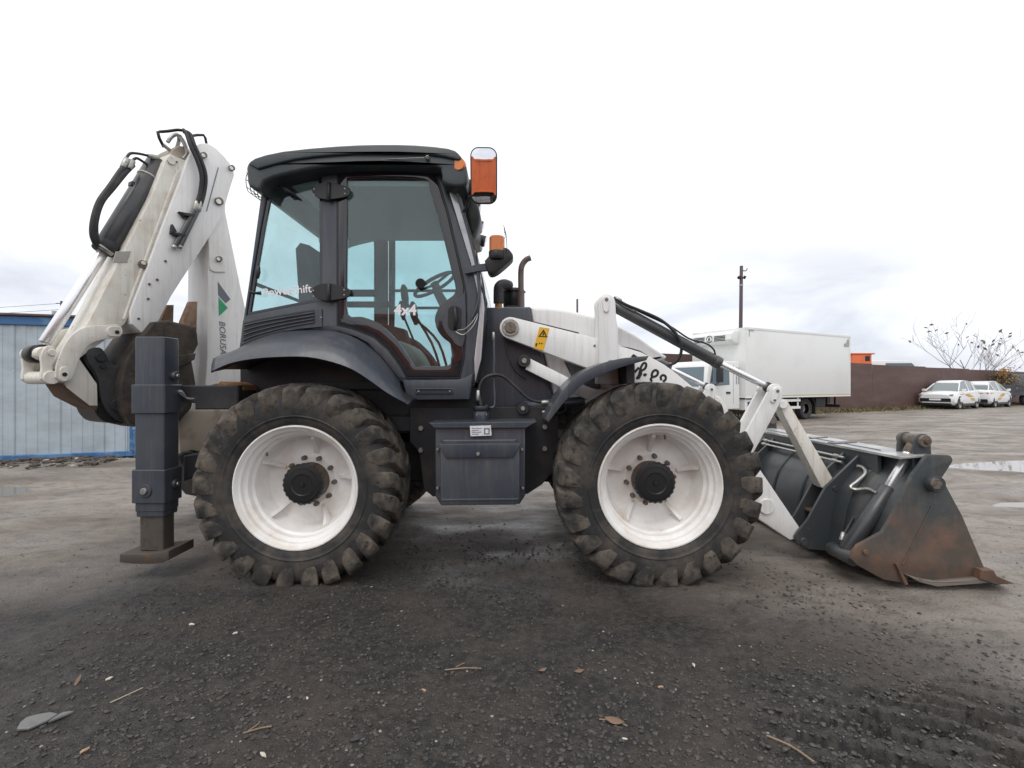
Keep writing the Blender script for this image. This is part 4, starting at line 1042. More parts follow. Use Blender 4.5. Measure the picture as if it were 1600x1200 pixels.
# ------------------------------------------------------------------ stabiliser legs
def stabiliser(mirror_):
    def yy(a, b): return (a, b) if not mirror_ else (mY(b), mY(a))
    N_ = 3.10; D_ = .145
    x0, _ = q([(210, 0)], N_)[0]; x1, _ = q([(256, 0)], N_)[0]
    zz = lambda v: H - (v - CV) / F * N_
    def seg(name, v0, v1, grow, m, parent, dy=0):
        a, b = yy(N_ - grow + dy, N_ + D_ + grow + dy)
        V, Fc = prism_vf([inset(rrect(x0 - grow, min(a, b), x1 + grow, max(a, b), .012, 3), 0)], zz(v1), zz(v0), .004, 1, axis='z')
        return make(name, V, Fc, m, parent, 38)
    leg = seg('stabiliser', 526, 800, .0, slate, BL)
    seg('leg_collar', 601, 646, .014, slate, leg); seg('leg_collar', 734, 786, .013, slate, leg)
    seg('leg_sleeve', 785, 808, -.004, slate, leg)
    seg('inner_leg', 806, 862, -.018, mat('bare_leg', (.11, .10, .085), dirt=(.07, .045, .03), scale=9, rough=.5, metal=.4), leg)
    fz = zz(864)
    fp = smooth2([(x0 - .065, fz - .048), (x0 + .02, fz - .056), (x0 + .10, fz - .058), (x1 - .03, fz - .056), (x1 + .03, fz - .046), (x1 + .06, fz - .030)], 2) + [(x1 + .06, fz + .026), (x1 + .02, fz + .018), (x0 + .1, fz + .005), (x0 - .065, fz + .004)]
    prism('foot_plate', fp, *yy(N_ - .04, N_ + D_ + .06), mat('foot_steel', (.070, .058, .050), dirt=(.12, .072, .045), scale=9, lo=.5, hi=.72, rough=.7, bump=.2), leg, .005, 2)
    for u, v, rr in ((227, 767, 8.5), (269, 587, 0)):
        if rr and not mirror_:
            bolt('leg_bolt_washer', u, v, N_ - .013, rr + 2, slate, leg, .008, 20); bolt('leg_bolt', u, v, N_ - .013, rr * .62, steel, leg, .022, 8)
    # bolts on the inward side
    for v in (587, 760):
        y0 = N_ + D_ * .55; y0 = mY(y0) if mirror_ else y0
        cyl('leg_bolt', (x1 - .01, y0, zz(v)), (x1 + .03, y0, zz(v)), .030, slate, leg, n=14)
        cyl('leg_bolt_head', (x1 + .03, y0, zz(v)), (x1 + .042, y0, zz(v)), .014, steel, leg, n=6)
    for k in (0, 1):
        h_ = [P(262 + 6 * k, 609, 3.22), P(278 + 6 * k, 612, 3.22), P(292, 622, 3.24), P(306, 622, 3.26), P(322, 613 - 6 * k, 3.3), P(338, 604 - 3 * k, 3.36), P(352, 602, 3.5)]
        if mirror_: h_ = [Vector((p.x, mY(p.y), p.z)) for p in h_]
        tube('stabiliser_hose', smooth(h_, 5), .008, mat('grey_hose', (.16, .155, .15), rough=.5), leg, 8)
        tube('hose_elbow', [h_[0], h_[1]], .010, chrome, leg, 8)
    return leg
stabiliser(False); stabiliser(True)
fr_ = prism('slide_frame', q([(282, 602), (372, 602), (372, 640), (304, 640), (304, 630), (282, 628)], 3.25), 3.25, mY(3.25), slate_dark, BL, .008)
prism('slide_frame_foot', q([(286, 712), (340, 704), (340, 732), (286, 752)], 3.3), 3.3, mY(3.3), slate_dark, BL, .008)
prism('mud_clod', q(smooth2([(338, 602), (344, 596), (352, 600), (360, 597), (372, 600), (380, 603)], 2) + [(380, 610), (338, 606)], 3.3), 3.3, 3.55, mat('clay', (.25, .12, .045), dirt=(.12, .06, .03), scale=30, rough=.9), fr_, .006)

# ------------------------------------------------------------------ the backhoe is swung across the rear of the machine:
# its parts are laid out in the plane of the boom and turned about the king post
SW = R(62); AW = Vector((-2.83, 4.55)); AL = Vector((-2.83, 3.90))
_q, _P = q, P
cs_, sn_ = math.cos(SW), math.sin(SW)
def to_local(x, y): dx, dy = x - AW.x, y - AW.y; return (AL.x + cs_ * dx + sn_ * dy, AL.y - sn_ * dx + cs_ * dy)
def to_world(x, y): dx, dy = x - AL.x, y - AL.y; return (AW.x + cs_ * dx - sn_ * dy, AW.y + sn_ * dx + cs_ * dy)
EYE = to_local(0, 0)
def P(u, v, Y):
    k = (u - CU) / F; dx, dy = cs_ * k + sn_, -sn_ * k + cs_
    t = (Y - EYE[1]) / dy
    return Vector((EYE[0] + dx * t, Y, H - (v - CV) / F * t))
def q(pts, Y): return [(p.x, p.z) for p in (P(u, v, Y) for u, v in pts)]
before = set(BL.children)
# ------------------------------------------------------------------ backhoe boom
BN, BF = 3.90, 4.24
boom_px = [(322, 232), (352, 250), (352, 330), (362, 380), (374, 440), (392, 520), (398, 640), (392, 700), (330, 712), (318, 708), (318, 640), (324, 560), (325, 430), (325, 350), (310, 300)]
boom = prism('boom', q(boom_px, BN), BN, BF, white, BL, .006, 2)
prism('boom_doubler', q(smooth2([(325, 348), (327, 415), (329, 422), (335, 425), (352, 425)], 1) + [(352, 340), (338, 330)], 3.89), 3.888, 3.902, white, boom, .003)
for u, v, rr in ((341, 314, 6), (341, 405, 5), (347, 388, 0)):
    if rr:
        bolt('boom_pin', u, v, 3.89, rr, bolt_m, boom, .03, 16); bolt('pin_end', u, v, 3.86, rr * .62, white, boom, .008, 12)
prism('logo_bar', q([(340.2, 440), (360, 467.5), (352.5, 474), (340.7, 461)], 3.899), 3.8978, 3.9005, grey_print, boom, 0)
prism('logo_triangle', q([(341.2, 464.5), (356, 481), (342, 494)], 3.899), 3.8978, 3.9005, green_print, boom, 0)
text('lettering', 'BORUSAN', .084, P(342.6, 501, 3.897), (R(90), R(88), 0), grey_print, boom, shear=.2)
kp = prism('king_post', q([(279, 650), (290, 640), (320, 640), (380, 640), (380, 705), (318, 708), (308, 706), (298, 704), (279, 710)], 3.9), 3.88, 4.26, beige, BL, .02, 2)
prism('king_post_base', q([(279, 712), (288, 706), (298, 705), (310, 709), (316, 714), (390, 712), (390, 780), (330, 780), (282, 722)], 3.86), 3.86, 4.3, slate_dark, BL, .01)

# ------------------------------------------------------------------ dipper
dip_px = [(296, 243), (303, 229), (314, 223.5), (325, 224), (338, 232), (351, 245), (365, 262), (366, 275), (358, 300), (347, 338), (320, 382), (294, 422), (268, 462), (250, 497), (238, 521), (225, 523), (206, 506), (204, 486), (226, 430), (255, 352), (282, 282)]
dip = prism('dipper', q(dip_px, 3.84), 3.84, 4.22, white, BL, .007, 2)
arm2 = [(258, 252), (266, 240), (280, 247), (297, 252), (288, 285), (262, 348), (232, 420), (206, 482), (196, 505), (180, 520), (124, 560), (152, 600), (153, 634), (140, 634), (104, 606), (94, 590), (112, 545), (128, 520), (150, 480), (188, 404), (236, 310)]
ext = prism('dipper_extension', q(arm2, 3.88), 3.88, 4.18, cream, BL, .007, 2)
prism('dipper_ridge', q([(276, 266), (280, 267), (205, 470), (195, 500), (192, 499), (202, 468)], 3.875), 3.868, 3.885, cream, ext, .004)
prism('dipper_underside', q([(96, 600), (108, 607), (153, 635), (151, 641), (110, 620)], 3.885), 3.882, 4.18, rust, ext, .004)
prism('data_plate', q([(181, 393), (205, 392), (199, 410), (176, 411)], 3.874), 3.8755, 3.884, mat('bare_plate', (.42, .40, .36), rough=.45, metal=.4), ext, .002)
for u, v in ((183, 402), (200, 401)): bolt('rivet', u, v, 3.8755, 1.1, steel, ext, .003)
bolt('dipper_pin', 223, 413, 3.87, 6.5, bolt_m, ext, .012, 16); bolt('dipper_pin', 224, 411, 3.858, 3.2, cream, ext, .008, 12)
bolt('dipper_boss', 267, 251, 3.875, 6.5, cream, ext, .014, 20); bolt('rivet', 276, 253, 3.876, 1.6, bolt_m, ext, .006)
for u, v, rr in ((317, 243, 5), (361, 263, 5), (341, 315, 7)):
    bolt('dipper_pin', u, v, 3.84, rr, bolt_m, dip, .03, 16); bolt('pin_end', u + .5, v, 3.812, rr * .66, white, dip, .008, 12)
for u, v in ((258, 408), (245, 437), (233, 444), (231, 467), (216, 498)): bolt('side_bolt', u, v, 3.842, 2.1, bolt_m, dip, .012)
prism('dipper_seam', q([(322, 330), (323.5, 330.5), (342, 262), (340.6, 261.5)], 3.836), 3.8365, 3.842, grey_print, dip, 0)
# pipes and clips
for k in range(2):
    tube('dipper_pipe', [P(306 + 5 * k, 324 + k, 3.80), P(272 + 9 * k, 386, 3.80)], .020, dgrey, dip, 10)
    tube('dipper_hose', smooth([P(307 + 6 * k, 322, 3.80), P(313 + 6 * k, 300, 3.78), P(315 + 6 * k, 275, 3.76), P(308 + 6 * k, 250, 3.76), P(298 + 6 * k, 228, 3.78), P(292 + 5 * k, 210, 3.82), P(286, 203 + 2 * k, 3.85)], 5), .018, rubber, dip, 10)
    cyl('hose_fitting', P(304 + 5.5 * k, 330, 3.80), P(308 + 5.5 * k, 315, 3.80), .022, steel, dip, n=10)
    cyl('pipe_end', P(273 + 9 * k, 384, 3.80), P(271 + 9 * k, 388, 3.80), .021, steel, dip, n=10)
for u, v in ((298, 333), (285, 364)):
    prism('pipe_clip', q([(u - 16, v - 2), (u + 6, v + 2), (u + 4, v + 6), (u - 10, v + 4)], 3.79), 3.78, 3.84, black, dip, .003)
    prism('clip_lug', q([(u - 17, v - 3), (u - 8, v + 8), (u - 13, v + 1)] if v < 350 else [(u - 15, v - 14), (u - 8, v - 2), (u - 17, v)], 3.80), 3.80, 3.84, slate_dark, dip, .002)
tube('dipper_top_pipe', smooth([P(290, 205, 3.86), P(278, 203, 3.88), P(262, 205, 3.9), P(247, 206, 3.92)], 3)[:-1] + [P(246.5, 206.5, 3.92), P(249, 216, 3.92), P(256, 230, 3.94)], .013, black, dip, 8)
tube('dipper_top_pipe', [P(296, 213, 3.98), P(308, 211, 4.0), P(318, 211, 4.0), P(321, 216, 4.0), P(323, 227, 4.0)], .012, black, dip, 8)
tube('top_fitting', smooth([P(255, 226, 3.92), P(262, 232, 3.92), P(270, 238, 3.93), P(276, 232, 3.93), P(280, 216, 3.93), P(276, 210, 3.93), P(268, 214, 3.93), P(262, 222, 3.93)], 3), .016, steel, dip, 8)
tube('top_fitting', smooth([P(280, 212, 3.9), P(288, 224, 3.88), P(292, 240, 3.88), P(286, 248, 3.9)], 3), .018, steel, dip, 8)
prism('pivot_head', q(smooth2([(264, 246), (268, 234), (278, 228), (290, 230), (296, 244), (290, 252), (276, 250), (264, 246)], 3)[:-1], 3.9), 3.9, 4.16, beige, dip, .01)
# dipper cylinder
dc = cyl('dipper_cylinder', P(247, 252, 4.03), P(164, 389, 4.03), .078, dgrey, BL, n=28, bev=.012)
cyl('dipper_rod', P(168, 383, 4.03), P(70, 536, 4.03), .040, chrome, dc, n=20)
cyl('cylinder_gland', P(170, 380, 4.03), P(162, 393, 4.03), .084, slate_dark, dc, n=28)
cyl('cylinder_band', P(232, 276, 4.03), P(230.6, 278.6, 4.03), .082, steel, dc, n=28)
prism('band_clip', q([(205, 283), (216, 286), (214, 292), (204, 289)], 4.0), 3.99, 4.05, black, dc, .003)
for k in range(2):
    tube('cylinder_hose', smooth([P(198 + 9 * k, 256 + 2 * k, 3.96 + .05 * k), P(187 + 8 * k, 270, 3.95), P(172 + 5 * k, 292, 3.94), P(155 + 3 * k, 316, 3.94), P(146 + 3 * k, 345, 3.94), P(145 + 4 * k, 368, 3.95), P(152 + 2 * k, 385, 3.97)], 5), .022, rubber, dc, 10)
    cyl('hose_fitting', P(192 + 9 * k, 262 + 2 * k, 3.955), P(199 + 8 * k, 248 + 3 * k, 3.96), .024, steel, dc, n=10)
    tube('cylinder_pipe', smooth([P(196 + 8 * k, 250 + 3 * k, 3.96), P(203 + 8 * k, 240 + 8 * k, 3.96), P(216, 240 + 8 * k, 3.97), P(230, 243 + 14 * k, 3.98)], 4), .011, black, dc, 8)
tube('top_fitting', [P(231, 243, 3.97), P(238, 245, 3.97), P(248, 246, 3.97)], [.016, .022, .018], steel, dc, 8)
cyl('cylinder_port', P(148, 378, 3.96), P(176, 398, 3.96), .016, steel, dc, n=10)
cyl('rod_eye', P(62, 552, 4.03) + Vector((0, -.07, 0)), P(62, 552, 4.03) + Vector((0, .07, 0)), .065, black, dc, n=20)

# ------------------------------------------------------------------ bucket linkage
ban_px = smooth2([(87, 590), (88, 572), (98, 545), (110, 526), (124, 515), (142, 509), (166, 508), (184, 507), (191, 513), (191, 522), (184, 528), (160, 531), (142, 537), (132, 547), (122, 566), (116, 584), (110, 594), (98, 597), (87, 590)], 2)[:-1]
for yv in (3.80, 4.20):
    b_l = prism('tipping_link', q(ban_px, 3.80), yv, yv + .025, cream, BL, .005, 2)
    if yv < 4.03:
        for (u, v) in ((179, 518), (101, 585)):
            prism('pin_keeper', q([(x_, z_) for x_, z_ in (arc_px(u - 4, v, 8, 90, 270, 6) + arc_px(u + 5, v, 8, -90, 90, 6))] if u > 150 else arc_px(u, v - 5, 7.5, 180, 360, 6) + arc_px(u, v + 3, 8, 0, 180, 6), 3.79), 3.79, 3.802, cream, b_l, .003)
            bolt('pin_bolt', u + 4 if u > 150 else u, v + 1 if u > 150 else v, 3.79, 3, ink, b_l, .006, 10)
hl = prism('bucket_link', q(smooth2([(64, 558), (68, 546), (76, 540), (84, 543), (87, 552), (82, 575), (88, 590), (78, 599), (64, 592), (66, 575), (64, 558)], 2)[:-1], 3.84), 3.84, 3.88, cream, BL, .006, 2)
bolt('link_pin', 81, 551, 3.84, 4.5, cream, hl, .012, 14)
h2 = prism('bucket_link', q(smooth2([(64, 558), (68, 546), (76, 540), (84, 543), (87, 552), (82, 575), (88, 590), (78, 599), (64, 592), (66, 575), (64, 558)], 2)[:-1], 3.84), 4.18, 4.22, cream, BL, .006, 2)
x, z = q([(75, 552)], 3.84)[0]
cyl('link_tube', (x, 3.87, z), (x, 4.20, z), .050, cream, hl, n=20); cyl('link_collar', (x, 3.98, z), (x, 4.10, z), .068, black, hl, n=20)
x, z = q([(80, 590)], 3.84)[0]
cyl('link_tube', (x, 3.82, z), (x, 4.22, z), .048, cream, hl, n=20)
for k, (u, v) in enumerate(((179, 518), (101, 585))):
    x, z = q([(u, v)], 3.80)[0]; cyl('link_tube', (x, 3.82, z), (x, 4.21, z), .045, bolt_m, hl, n=16)
# digging bucket
bk_px = [(226, 520), (240, 503), (262, 500), (308, 511), (311, 538), (300, 560), (307, 600), (300, 638), (276, 664), (236, 669), (204, 662), (190, 640), (188, 600), (198, 560)]
bk = prism('digging_bucket', q(bk_px, 3.78), 3.78, 4.30, bucket_dirty, BL, .02, 3)
prism('bucket_side_rib', q([(240, 560), (306, 552), (304, 562), (268, 580), (240, 600)], 3.77), 3.765, 3.785, bucket_dirty, bk, .004)
for k in range(2):
    Yt = 3.79 + .39 * k
    prism('bucket_tooth', q([(299, 471), (309, 471), (308, 505), (308, 522), (284, 522), (286, 502)], 3.79), Yt, Yt + .075, tooth_m, bk, .008, 2)
for yv in (3.90, 4.14):
    er = prism('bucket_bracket', q(smooth2([(136, 560), (136, 550), (143, 544), (156, 543), (164, 550), (172, 566), (182, 571), (208, 571), (212, 590), (208, 600), (214, 655), (200, 659), (182, 656), (166, 640), (158, 620), (154, 590), (142, 572), (136, 560)], 2)[:-1], 3.87), yv - .03, yv + .03, mat('dark_bracket', (.035, .037, .04), dirt=(.07, .065, .06), scale=8, rough=.5) if yv < 4 else slate_dark, bk, .006, 2)
    if yv < 4.03:
        bolt('bracket_pin', 157, 558, 3.87, 7, slate_dark, er, .02, 16); bolt('bracket_pin', 161, 572, 3.87, 4, slate_dark, er, .012, 12)
        bolt('bracket_pin', 183, 633, 3.87, 9, slate_dark, er, .02, 18)
prism('bracket_plate', q([(194, 570), (210, 562), (212, 610), (204, 616), (197, 600)], 3.80), 3.795, 3.815, bucket_dirty, bk, .004)
x, z = q([(134, 640)], 3.85)[0]
prism('bucket_heel', q(smooth2([(146, 634), (150, 645), (158, 655), (168, 660), (190, 662), (200, 659), (200, 640), (180, 630), (146, 624)], 2), 3.90), 3.90, 4.22, black, bk, .01)
prism('bucket_heel_plate', q([(124, 600), (152, 598), (200, 600), (200, 650), (150, 640)], 3.95), 3.95, 4.15, slate_dark, bk, .01)


for o in [c for c in BL.children if c not in before]:
    w_ = W[o]; wx, wy = to_world(w_.x, w_.y)
    o.location = Vector((wx, wy, w_.z)) - W[BL]; o.rotation_euler = (0, 0, SW)
q, P = _q, _P

# ================================================================== the yard behind
def gz(x, y): return float(ground_z(np.array([x]), np.array([y]))[0])
def lbox(name, a, b, m, parent, r=.01, n=1): return box(name, a, b, m, parent, r, n)

# ------------------------------------------------------------------ clad cabin on the left
clad = mat('pale_blue_cladding', (0.44, 0.51, 0.56), dirt=(0.33, 0.38, 0.415), scale=1.6, lo=.42, hi=.7, rough=.45, dirt2=(.70, .73, .76), scale2=3.2, lo2=.69, hi2=.71, stretch=(1, 1, 2.2))
bluem = mat('blue_frame', (0.045, 0.14, 0.31), dirt=(0.12, 0.24, 0.42), scale=2.3, lo=.5, hi=.58, rough=.5, dirt2=(.02, .06, .16), scale2=2.2, lo2=.60, hi2=.63)
brownm = mat('brown_flashing', (0.10, 0.065, 0.055), dirt=(.16, .12, .1), scale=6, rough=.6)
yaw_b = math.atan2(.56, 1.76)
cab_o = root('metal_cabin', (-6.80, 8.46, gz(-6.8, 8.46) - .02), 'long pale blue corrugated metal cabin with blue frame, behind the digging arm', 'building', rz=yaw_b, local=True)
LB, DB, HB = 5.4, 2.4, 2.50           # local x runs towards the left of the photo (negative)
lbox('wall', (-LB, .06, .10), (-.04, DB, HB - .16), clad, cab_o)
step, k = .62, 0
sheet = None
x = -LB + .02
while x < -.05:
    w_ = min(step, -.04 - x)
    if sheet is None or abs(w_ - step) > 1e-6:
        loop, xx = [], 0
        while xx < w_ - 1e-6:
            for dx, y in ((0, .052), (.05, .052), (.062, .043), (.118, .043), (.13, .052)):
                if xx + dx <= w_ + 1e-6: loop.append((xx + dx, y))
            xx += .155
        loop = loop + [(loop[-1][0], .064), (0, .064)]
        V, Fc = prism_vf([loop], .125, HB - .17, 0, axis='z')
        pn = make('cladding_sheet', V, Fc, clad, cab_o, 30, origin=(0, 0, 0)); pn.location = (x, 0, 0)
        if sheet is None: sheet = pn
    else:
        pn = sheet.copy(); COL.objects.link(pn); pn.parent = cab_o; pn.location = (x, 0, 0)
    x += step + .004
lbox('base_beam', (-LB, 0.0, 0.03), (0, .06, .125), bluem, cab_o)
lbox('top_beam', (-LB, 0.0, HB - .18), (0, .07, HB - .03), bluem, cab_o)
lbox('roof_edge', (-LB - .03, -.05, HB - .03), (.04, DB + .05, HB + .012), brownm, cab_o)
lbox('corner_post', (-.035, .004, .125), (.03, .10, HB - .18), bluem, cab_o)
lbox('end_beam', (-.03, .1, .03), (.02, DB, .125), bluem, cab_o)
tube('door_rod', [(.05, -.02, .02), (.045, -.02, .55)], .012, bluem, cab_o, 8)
cyl('door_rod_handle', (.045, -.04, .50), (.045, .01, .56), .02, bluem, cab_o, n=8)

# rubble swept against the cabin
def rubble(name, n, m, seed, smin, smax):
    rs_ = np.random.RandomState(seed); Vs, Fs, off = [], [], 0
    for i in range(n):
        t = -rs_.rand() * 3.2; d = -.05 - abs(rs_.randn()) * .38
        x = -6.80 + math.cos(yaw_b) * t - math.sin(yaw_b) * d; y = 8.46 + math.sin(yaw_b) * t + math.cos(yaw_b) * d
        v, f = rock_mesh(i % 6); sz = smin + (smax - smin) * rs_.rand() ** 3; a = rs_.rand() * 6.28
        xx, yy_ = v[:, 0] * sz * 1.4, v[:, 1] * sz
        Vs.append(np.stack([x + xx * math.cos(a) - yy_ * math.sin(a), y + xx * math.sin(a) + yy_ * math.cos(a), gz(x, y) + v[:, 2] * sz * .6 + sz * .2], -1)); Fs.append(f + off); off += len(v)
    me = bpy.data.meshes.new(name); me.from_pydata(np.concatenate(Vs), [], np.concatenate(Fs).tolist()); me.materials.append(m)
    o = bpy.data.objects.new(name, me); COL.objects.link(o); tag(o, kind='stuff')
rubble('rubble', 520, mat('dark_rubble', (.07, .06, .052), dirt=(.16, .13, .11), scale=20, rough=.8), 3, .012, .07)
rubble('pale_rubble', 70, mat('pale_rubble', (.42, .39, .35), rough=.8), 5, .012, .05)

# ------------------------------------------------------------------ brown sheet fence
fbrown = mat('brown_sheet_metal', (0.105, 0.055, 0.047), dirt=(0.150, 0.098, 0.086), scale=.8, lo=.45, hi=.8, rough=.36, stretch=(.6, .6, 3.0), streak=(.15, .10, .09))
fo = root('sheet_fence', (5.0, 18.9, 0), 'tall dark brown sheet metal fence running behind the parked vehicles', 'fence', rz=0, local=True)
fdir = Vector((1, .55, 0)).normalized(); fyaw = math.atan2(.55, 1)
fo.rotation_euler = (0, 0, fyaw)
FH, PW = 2.62, 2.3
loop, xx = [], 0
while xx < PW - .02:
    for dx, y in ((0, 0), (.03, 0), (.045, -.02), (.085, -.02), (.10, 0)):
        if xx + dx <= PW: loop.append((xx + dx, y))
    xx += .115
loop += [(PW, 0), (PW, .012), (0, .012)]
V, Fc = prism_vf([loop], 0, FH, 0, axis='z')
pn0 = None
for i in range(23):
    s = i * PW; wx, wy = 5.0 + fdir.x * s, 18.9 + fdir.y * s
    if pn0 is None:
        pn0 = make('fence_panel', V, Fc, fbrown, fo, 30, origin=(0, 0, 0)); pn = pn0
    else:
        pn = pn0.copy(); COL.objects.link(pn); pn.parent = fo
    zb = gz(wx, wy) + .06 + .02 * math.sin(i * 2.1)
    pn.location = (s, .004 * (i % 2), zb); pn.rotation_euler = (R(.3 * math.sin(i * 1.7)), 0, 0)
    if i % 2 == 0: cyl('fence_post', (s, .06, zb - .3), (s, .06, zb + FH - .05), .04, fbrown, fo, n=8, bev=0)
# grass on the bank under the fence
grass_m = mat('dry_grass', (0.12, 0.115, 0.045), dirt=(0.20, 0.16, 0.08), scale=3, lo=.4, hi=.6, rough=.8)
V, Fc = [], []
rs = np.random.RandomState(8)
ng = 5200
gs, go_ = rs.rand(ng) * 50, -.15 - np.abs(rs.randn(ng)) * .55
bx_, by_ = 5 + fdir.x * gs - fdir.y * go_, 18.9 + fdir.y * gs + fdir.x * go_
bz_ = ground_z(bx_, by_) - .02
gk = (rs.rand(ng) > .4) | (fbm(bx_ * .4, by_ * .4, 2, 5) < .5)
for x, y, z, off in zip(bx_[gk], by_[gk], bz_[gk], go_[gk]):
    h_ = (.10 + .22 * rs.rand()) * (1.0 if off > -.8 else .5); a = rs.rand() * 6.28; w_ = .02 + .02 * rs.rand()
    b0 = len(V)
    V += [(x - w_ * math.cos(a), y - w_ * math.sin(a), z), (x + w_ * math.cos(a), y + w_ * math.sin(a), z), (x + .12 * rs.randn(), y + .12 * rs.randn(), z + h_)]
    Fc.append((b0, b0 + 1, b0 + 2))
gr = make('grass', V, Fc, grass_m, None, None); tag(gr, 'dry yellow green grass along the foot of the brown fence', kind='stuff')

# ------------------------------------------------------------------ refrigerated box truck
tw = mat('truck_white', (0.79, 0.80, 0.79), dirt=(.73, .74, .73), scale=.7, rough=.35, coat=.2)
tdark = mat('truck_chassis', (0.02, 0.02, 0.023), rough=.6)
tglass = mat('truck_window', (0.10, 0.15, 0.18), rough=.04, spec=.9)
tgrey = mat('truck_grey', (0.35, 0.36, 0.36), rough=.4)
truck_rub = mat('truck_tyre', (0.028, 0.028, 0.03), dirt=(.10, .085, .07), scale=3, rough=.8)
TR = root('box_truck', (8.38, 17.0, gz(10, 18) + .0), 'white refrigerated box truck parked beyond the loader, in front of the fence', 'truck', rz=R(27.5), local=True)
BX = 6.75
tb_ = lbox('cargo_box', (0, 0, .90), (BX, 2.4, 3.44), tw, TR, .03, 2)
for z0, z1 in ((.885, .95), (3.37, 3.455)): lbox('box_rail', (-.01, -.012, z0), (BX + .01, .02, z1), tw, tb_, .006)
lbox('reflective_strip', (.35, -.016, .955), (BX - .05, -.010, .985), mat('strip_beige', (.55, .42, .24), rough=.5), tb_, 0)
for xx in (.004, BX - .05): lbox('corner_trim', (xx, -.014, .96), (xx + .05, .02, 3.36), tw, tb_, .004)
lbox('corner_mark', (.18, -.016, 3.12), (.21, -.010, 3.36), tgrey, tb_, 0); lbox('corner_mark', (.18, -.018, 3.33), (.45, -.0105, 3.36), tgrey, tb_, 0)
prism('box_emblem', [(BX - .45, 2.98), (BX - .12, 2.98), (BX - .12, 3.30), (BX - .20, 3.30), (BX - .30, 3.12), (BX - .45, 3.10)], -.016, -.010, tgrey, tb_, 0)
# cooling unit on the front wall
cu_ = prism('cooling_unit', [(0, 2.86), (-.34, 2.93), (-.44, 3.02), (-.42, 3.22), (-.30, 3.33), (0, 3.35)], .25, 2.12, tw, TR, .03, 2)
for i in range(4):
    for (a, b) in ((.50, .98), (1.42, 1.90)):
        lbox('unit_louvre', (-.452, a, 2.985 + i * .055), (-.425, b, 3.010 + i * .055), tdark, cu_, 0)
V, Fc = lathe_vf([(.11, 0), (.125, -.008), (.14, 0)], 24)
make('unit_emblem', [(-.435 + y, 1.2 + x, 3.09 + z) for x, y, z in V], Fc, tdark, cu_)
prism('unit_emblem', [(1.15, 3.02), (1.18, 3.02), (1.205, 3.10), (1.23, 3.02), (1.26, 3.02), (1.215, 3.16), (1.195, 3.16)], -.448, -.43, tdark, cu_, 0, axis='x')
# driver's cab
cb = prism('truck_cab', [(-.18, .50), (-1.20, .50), (-1.28, .62), (-1.93, .62), (-1.97, .80), (-1.96, 1.28), (-1.83, 2.02), (-1.72, 2.16), (-1.45, 2.22), (-.22, 2.22)], .08, 2.32, tw, TR, .05, 3)
V = [(-1.975, .18, 1.32), (-1.975, 2.22, 1.32), (-1.855, 2.16, 2.00), (-1.855, .24, 2.00)]
make('cab_windscreen', V + [(v[0] + .06, v[1], v[2]) for v in V], [(0, 1, 2, 3), (4, 5, 6, 7), (0, 1, 5, 4), (1, 2, 6, 5), (2, 3, 7, 6), (3, 0, 4, 7)], tglass, cb)
prism('cab_side_window', [(-1.78, 1.32), (-.75, 1.38), (-.78, 2.02), (-1.62, 2.02)], .068, .09, tglass, cb, .004)
prism('door_seam', [(-.55, .72), (-.535, .72), (-.535, 2.08), (-.55, 2.08)], .074, .09, tgrey, cb, 0)
lbox('door_grip', (-.92, .05, 1.06), (-.72, .085, 1.13), tdark, cb, .005)
lbox('side_window_frame', (-.40, .06, 1.40), (-.36, .085, 2.0), tgrey, cb, .003); lbox('side_window_frame', (-.28, .06, 1.40), (-.24, .085, 2.0), tgrey, cb, .003)
lbox('cab_grille', (-2.0, .5, .86), (-1.94, 1.9, 1.14), tdark, cb, .01)
lbox('front_bumper', (-2.05, .10, .42), (-1.62, 2.30, .66), tdark, cb, .02)
for y in (.18, 1.92): lbox('truck_headlamp', (-2.03, y, .68), (-1.94, y + .3, .84), clear_lens, cb, .01)
lbox('cab_mirror', (-1.62, -.24, 1.46), (-1.44, -.06, 1.98), tdark, cb, .03, 2)
tube('mirror_arm', [(-1.55, -.14, 1.98), (-1.60, .1, 2.08)], .014, tdark, cb, 6); tube('mirror_arm', [(-1.55, -.14, 1.46), (-1.66, .1, 1.30)], .014, tdark, cb, 6)
lbox('truck_frame', (-1.6, .72, .56), (BX - .15, 1.68, .88), tdark, TR, .01)
def truck_wheel(x, y, out):
    s = -1 if out else 1
    pr = [(.20, .10), (.36, .13), (.41, .10), (.42, 0), (.41, -.10), (.36, -.13), (.27, -.12), (.25, -.09)]
    V, Fc = lathe_vf([(r_, y_ * -s) for r_, y_ in pr], 28)
    w_ = make('truck_wheel', [(x + a, y + b, .41 + c) for a, b, c in V], Fc, truck_rub, TR, 40)
    V, Fc = lathe_vf([(r_, y_ * -s) for r_, y_ in [(.26, -.115), (.24, -.09), (.18, -.04), (.10, -.045), (.09, -.10), (0, -.105)]], 24)
    make('truck_rim', [(x + a, y + b, .41 + c) for a, b, c in V], Fc, tgrey, w_, 40)
for xx in (-1.05, 3.95):
    truck_wheel(xx, .30, False); truck_wheel(xx, 2.1, True)
    V, Fc = [], []
    ap_ = [(xx + .52 * math.cos(t), .44 + .52 * math.sin(t)) for t in np.linspace(.25, math.pi - .25, 10)]
    prism('wheel_guard', ap_ + [(a * .96 + xx * .04, b * .96 + .0176) for a, b in reversed(ap_)], .12, .52, tdark, TR, 0)
lbox('side_rail', (.75, .05, .72), (3.35, .08, .82), tw, TR, .005); lbox('side_rail', (.75, .05, .44), (3.35, .08, .54), tw, TR, .005)
for xx in (1.7, 3.2): lbox('rail_bracket', (xx, .08, .44), (xx + .08, .11, .9), tw, TR, .005)
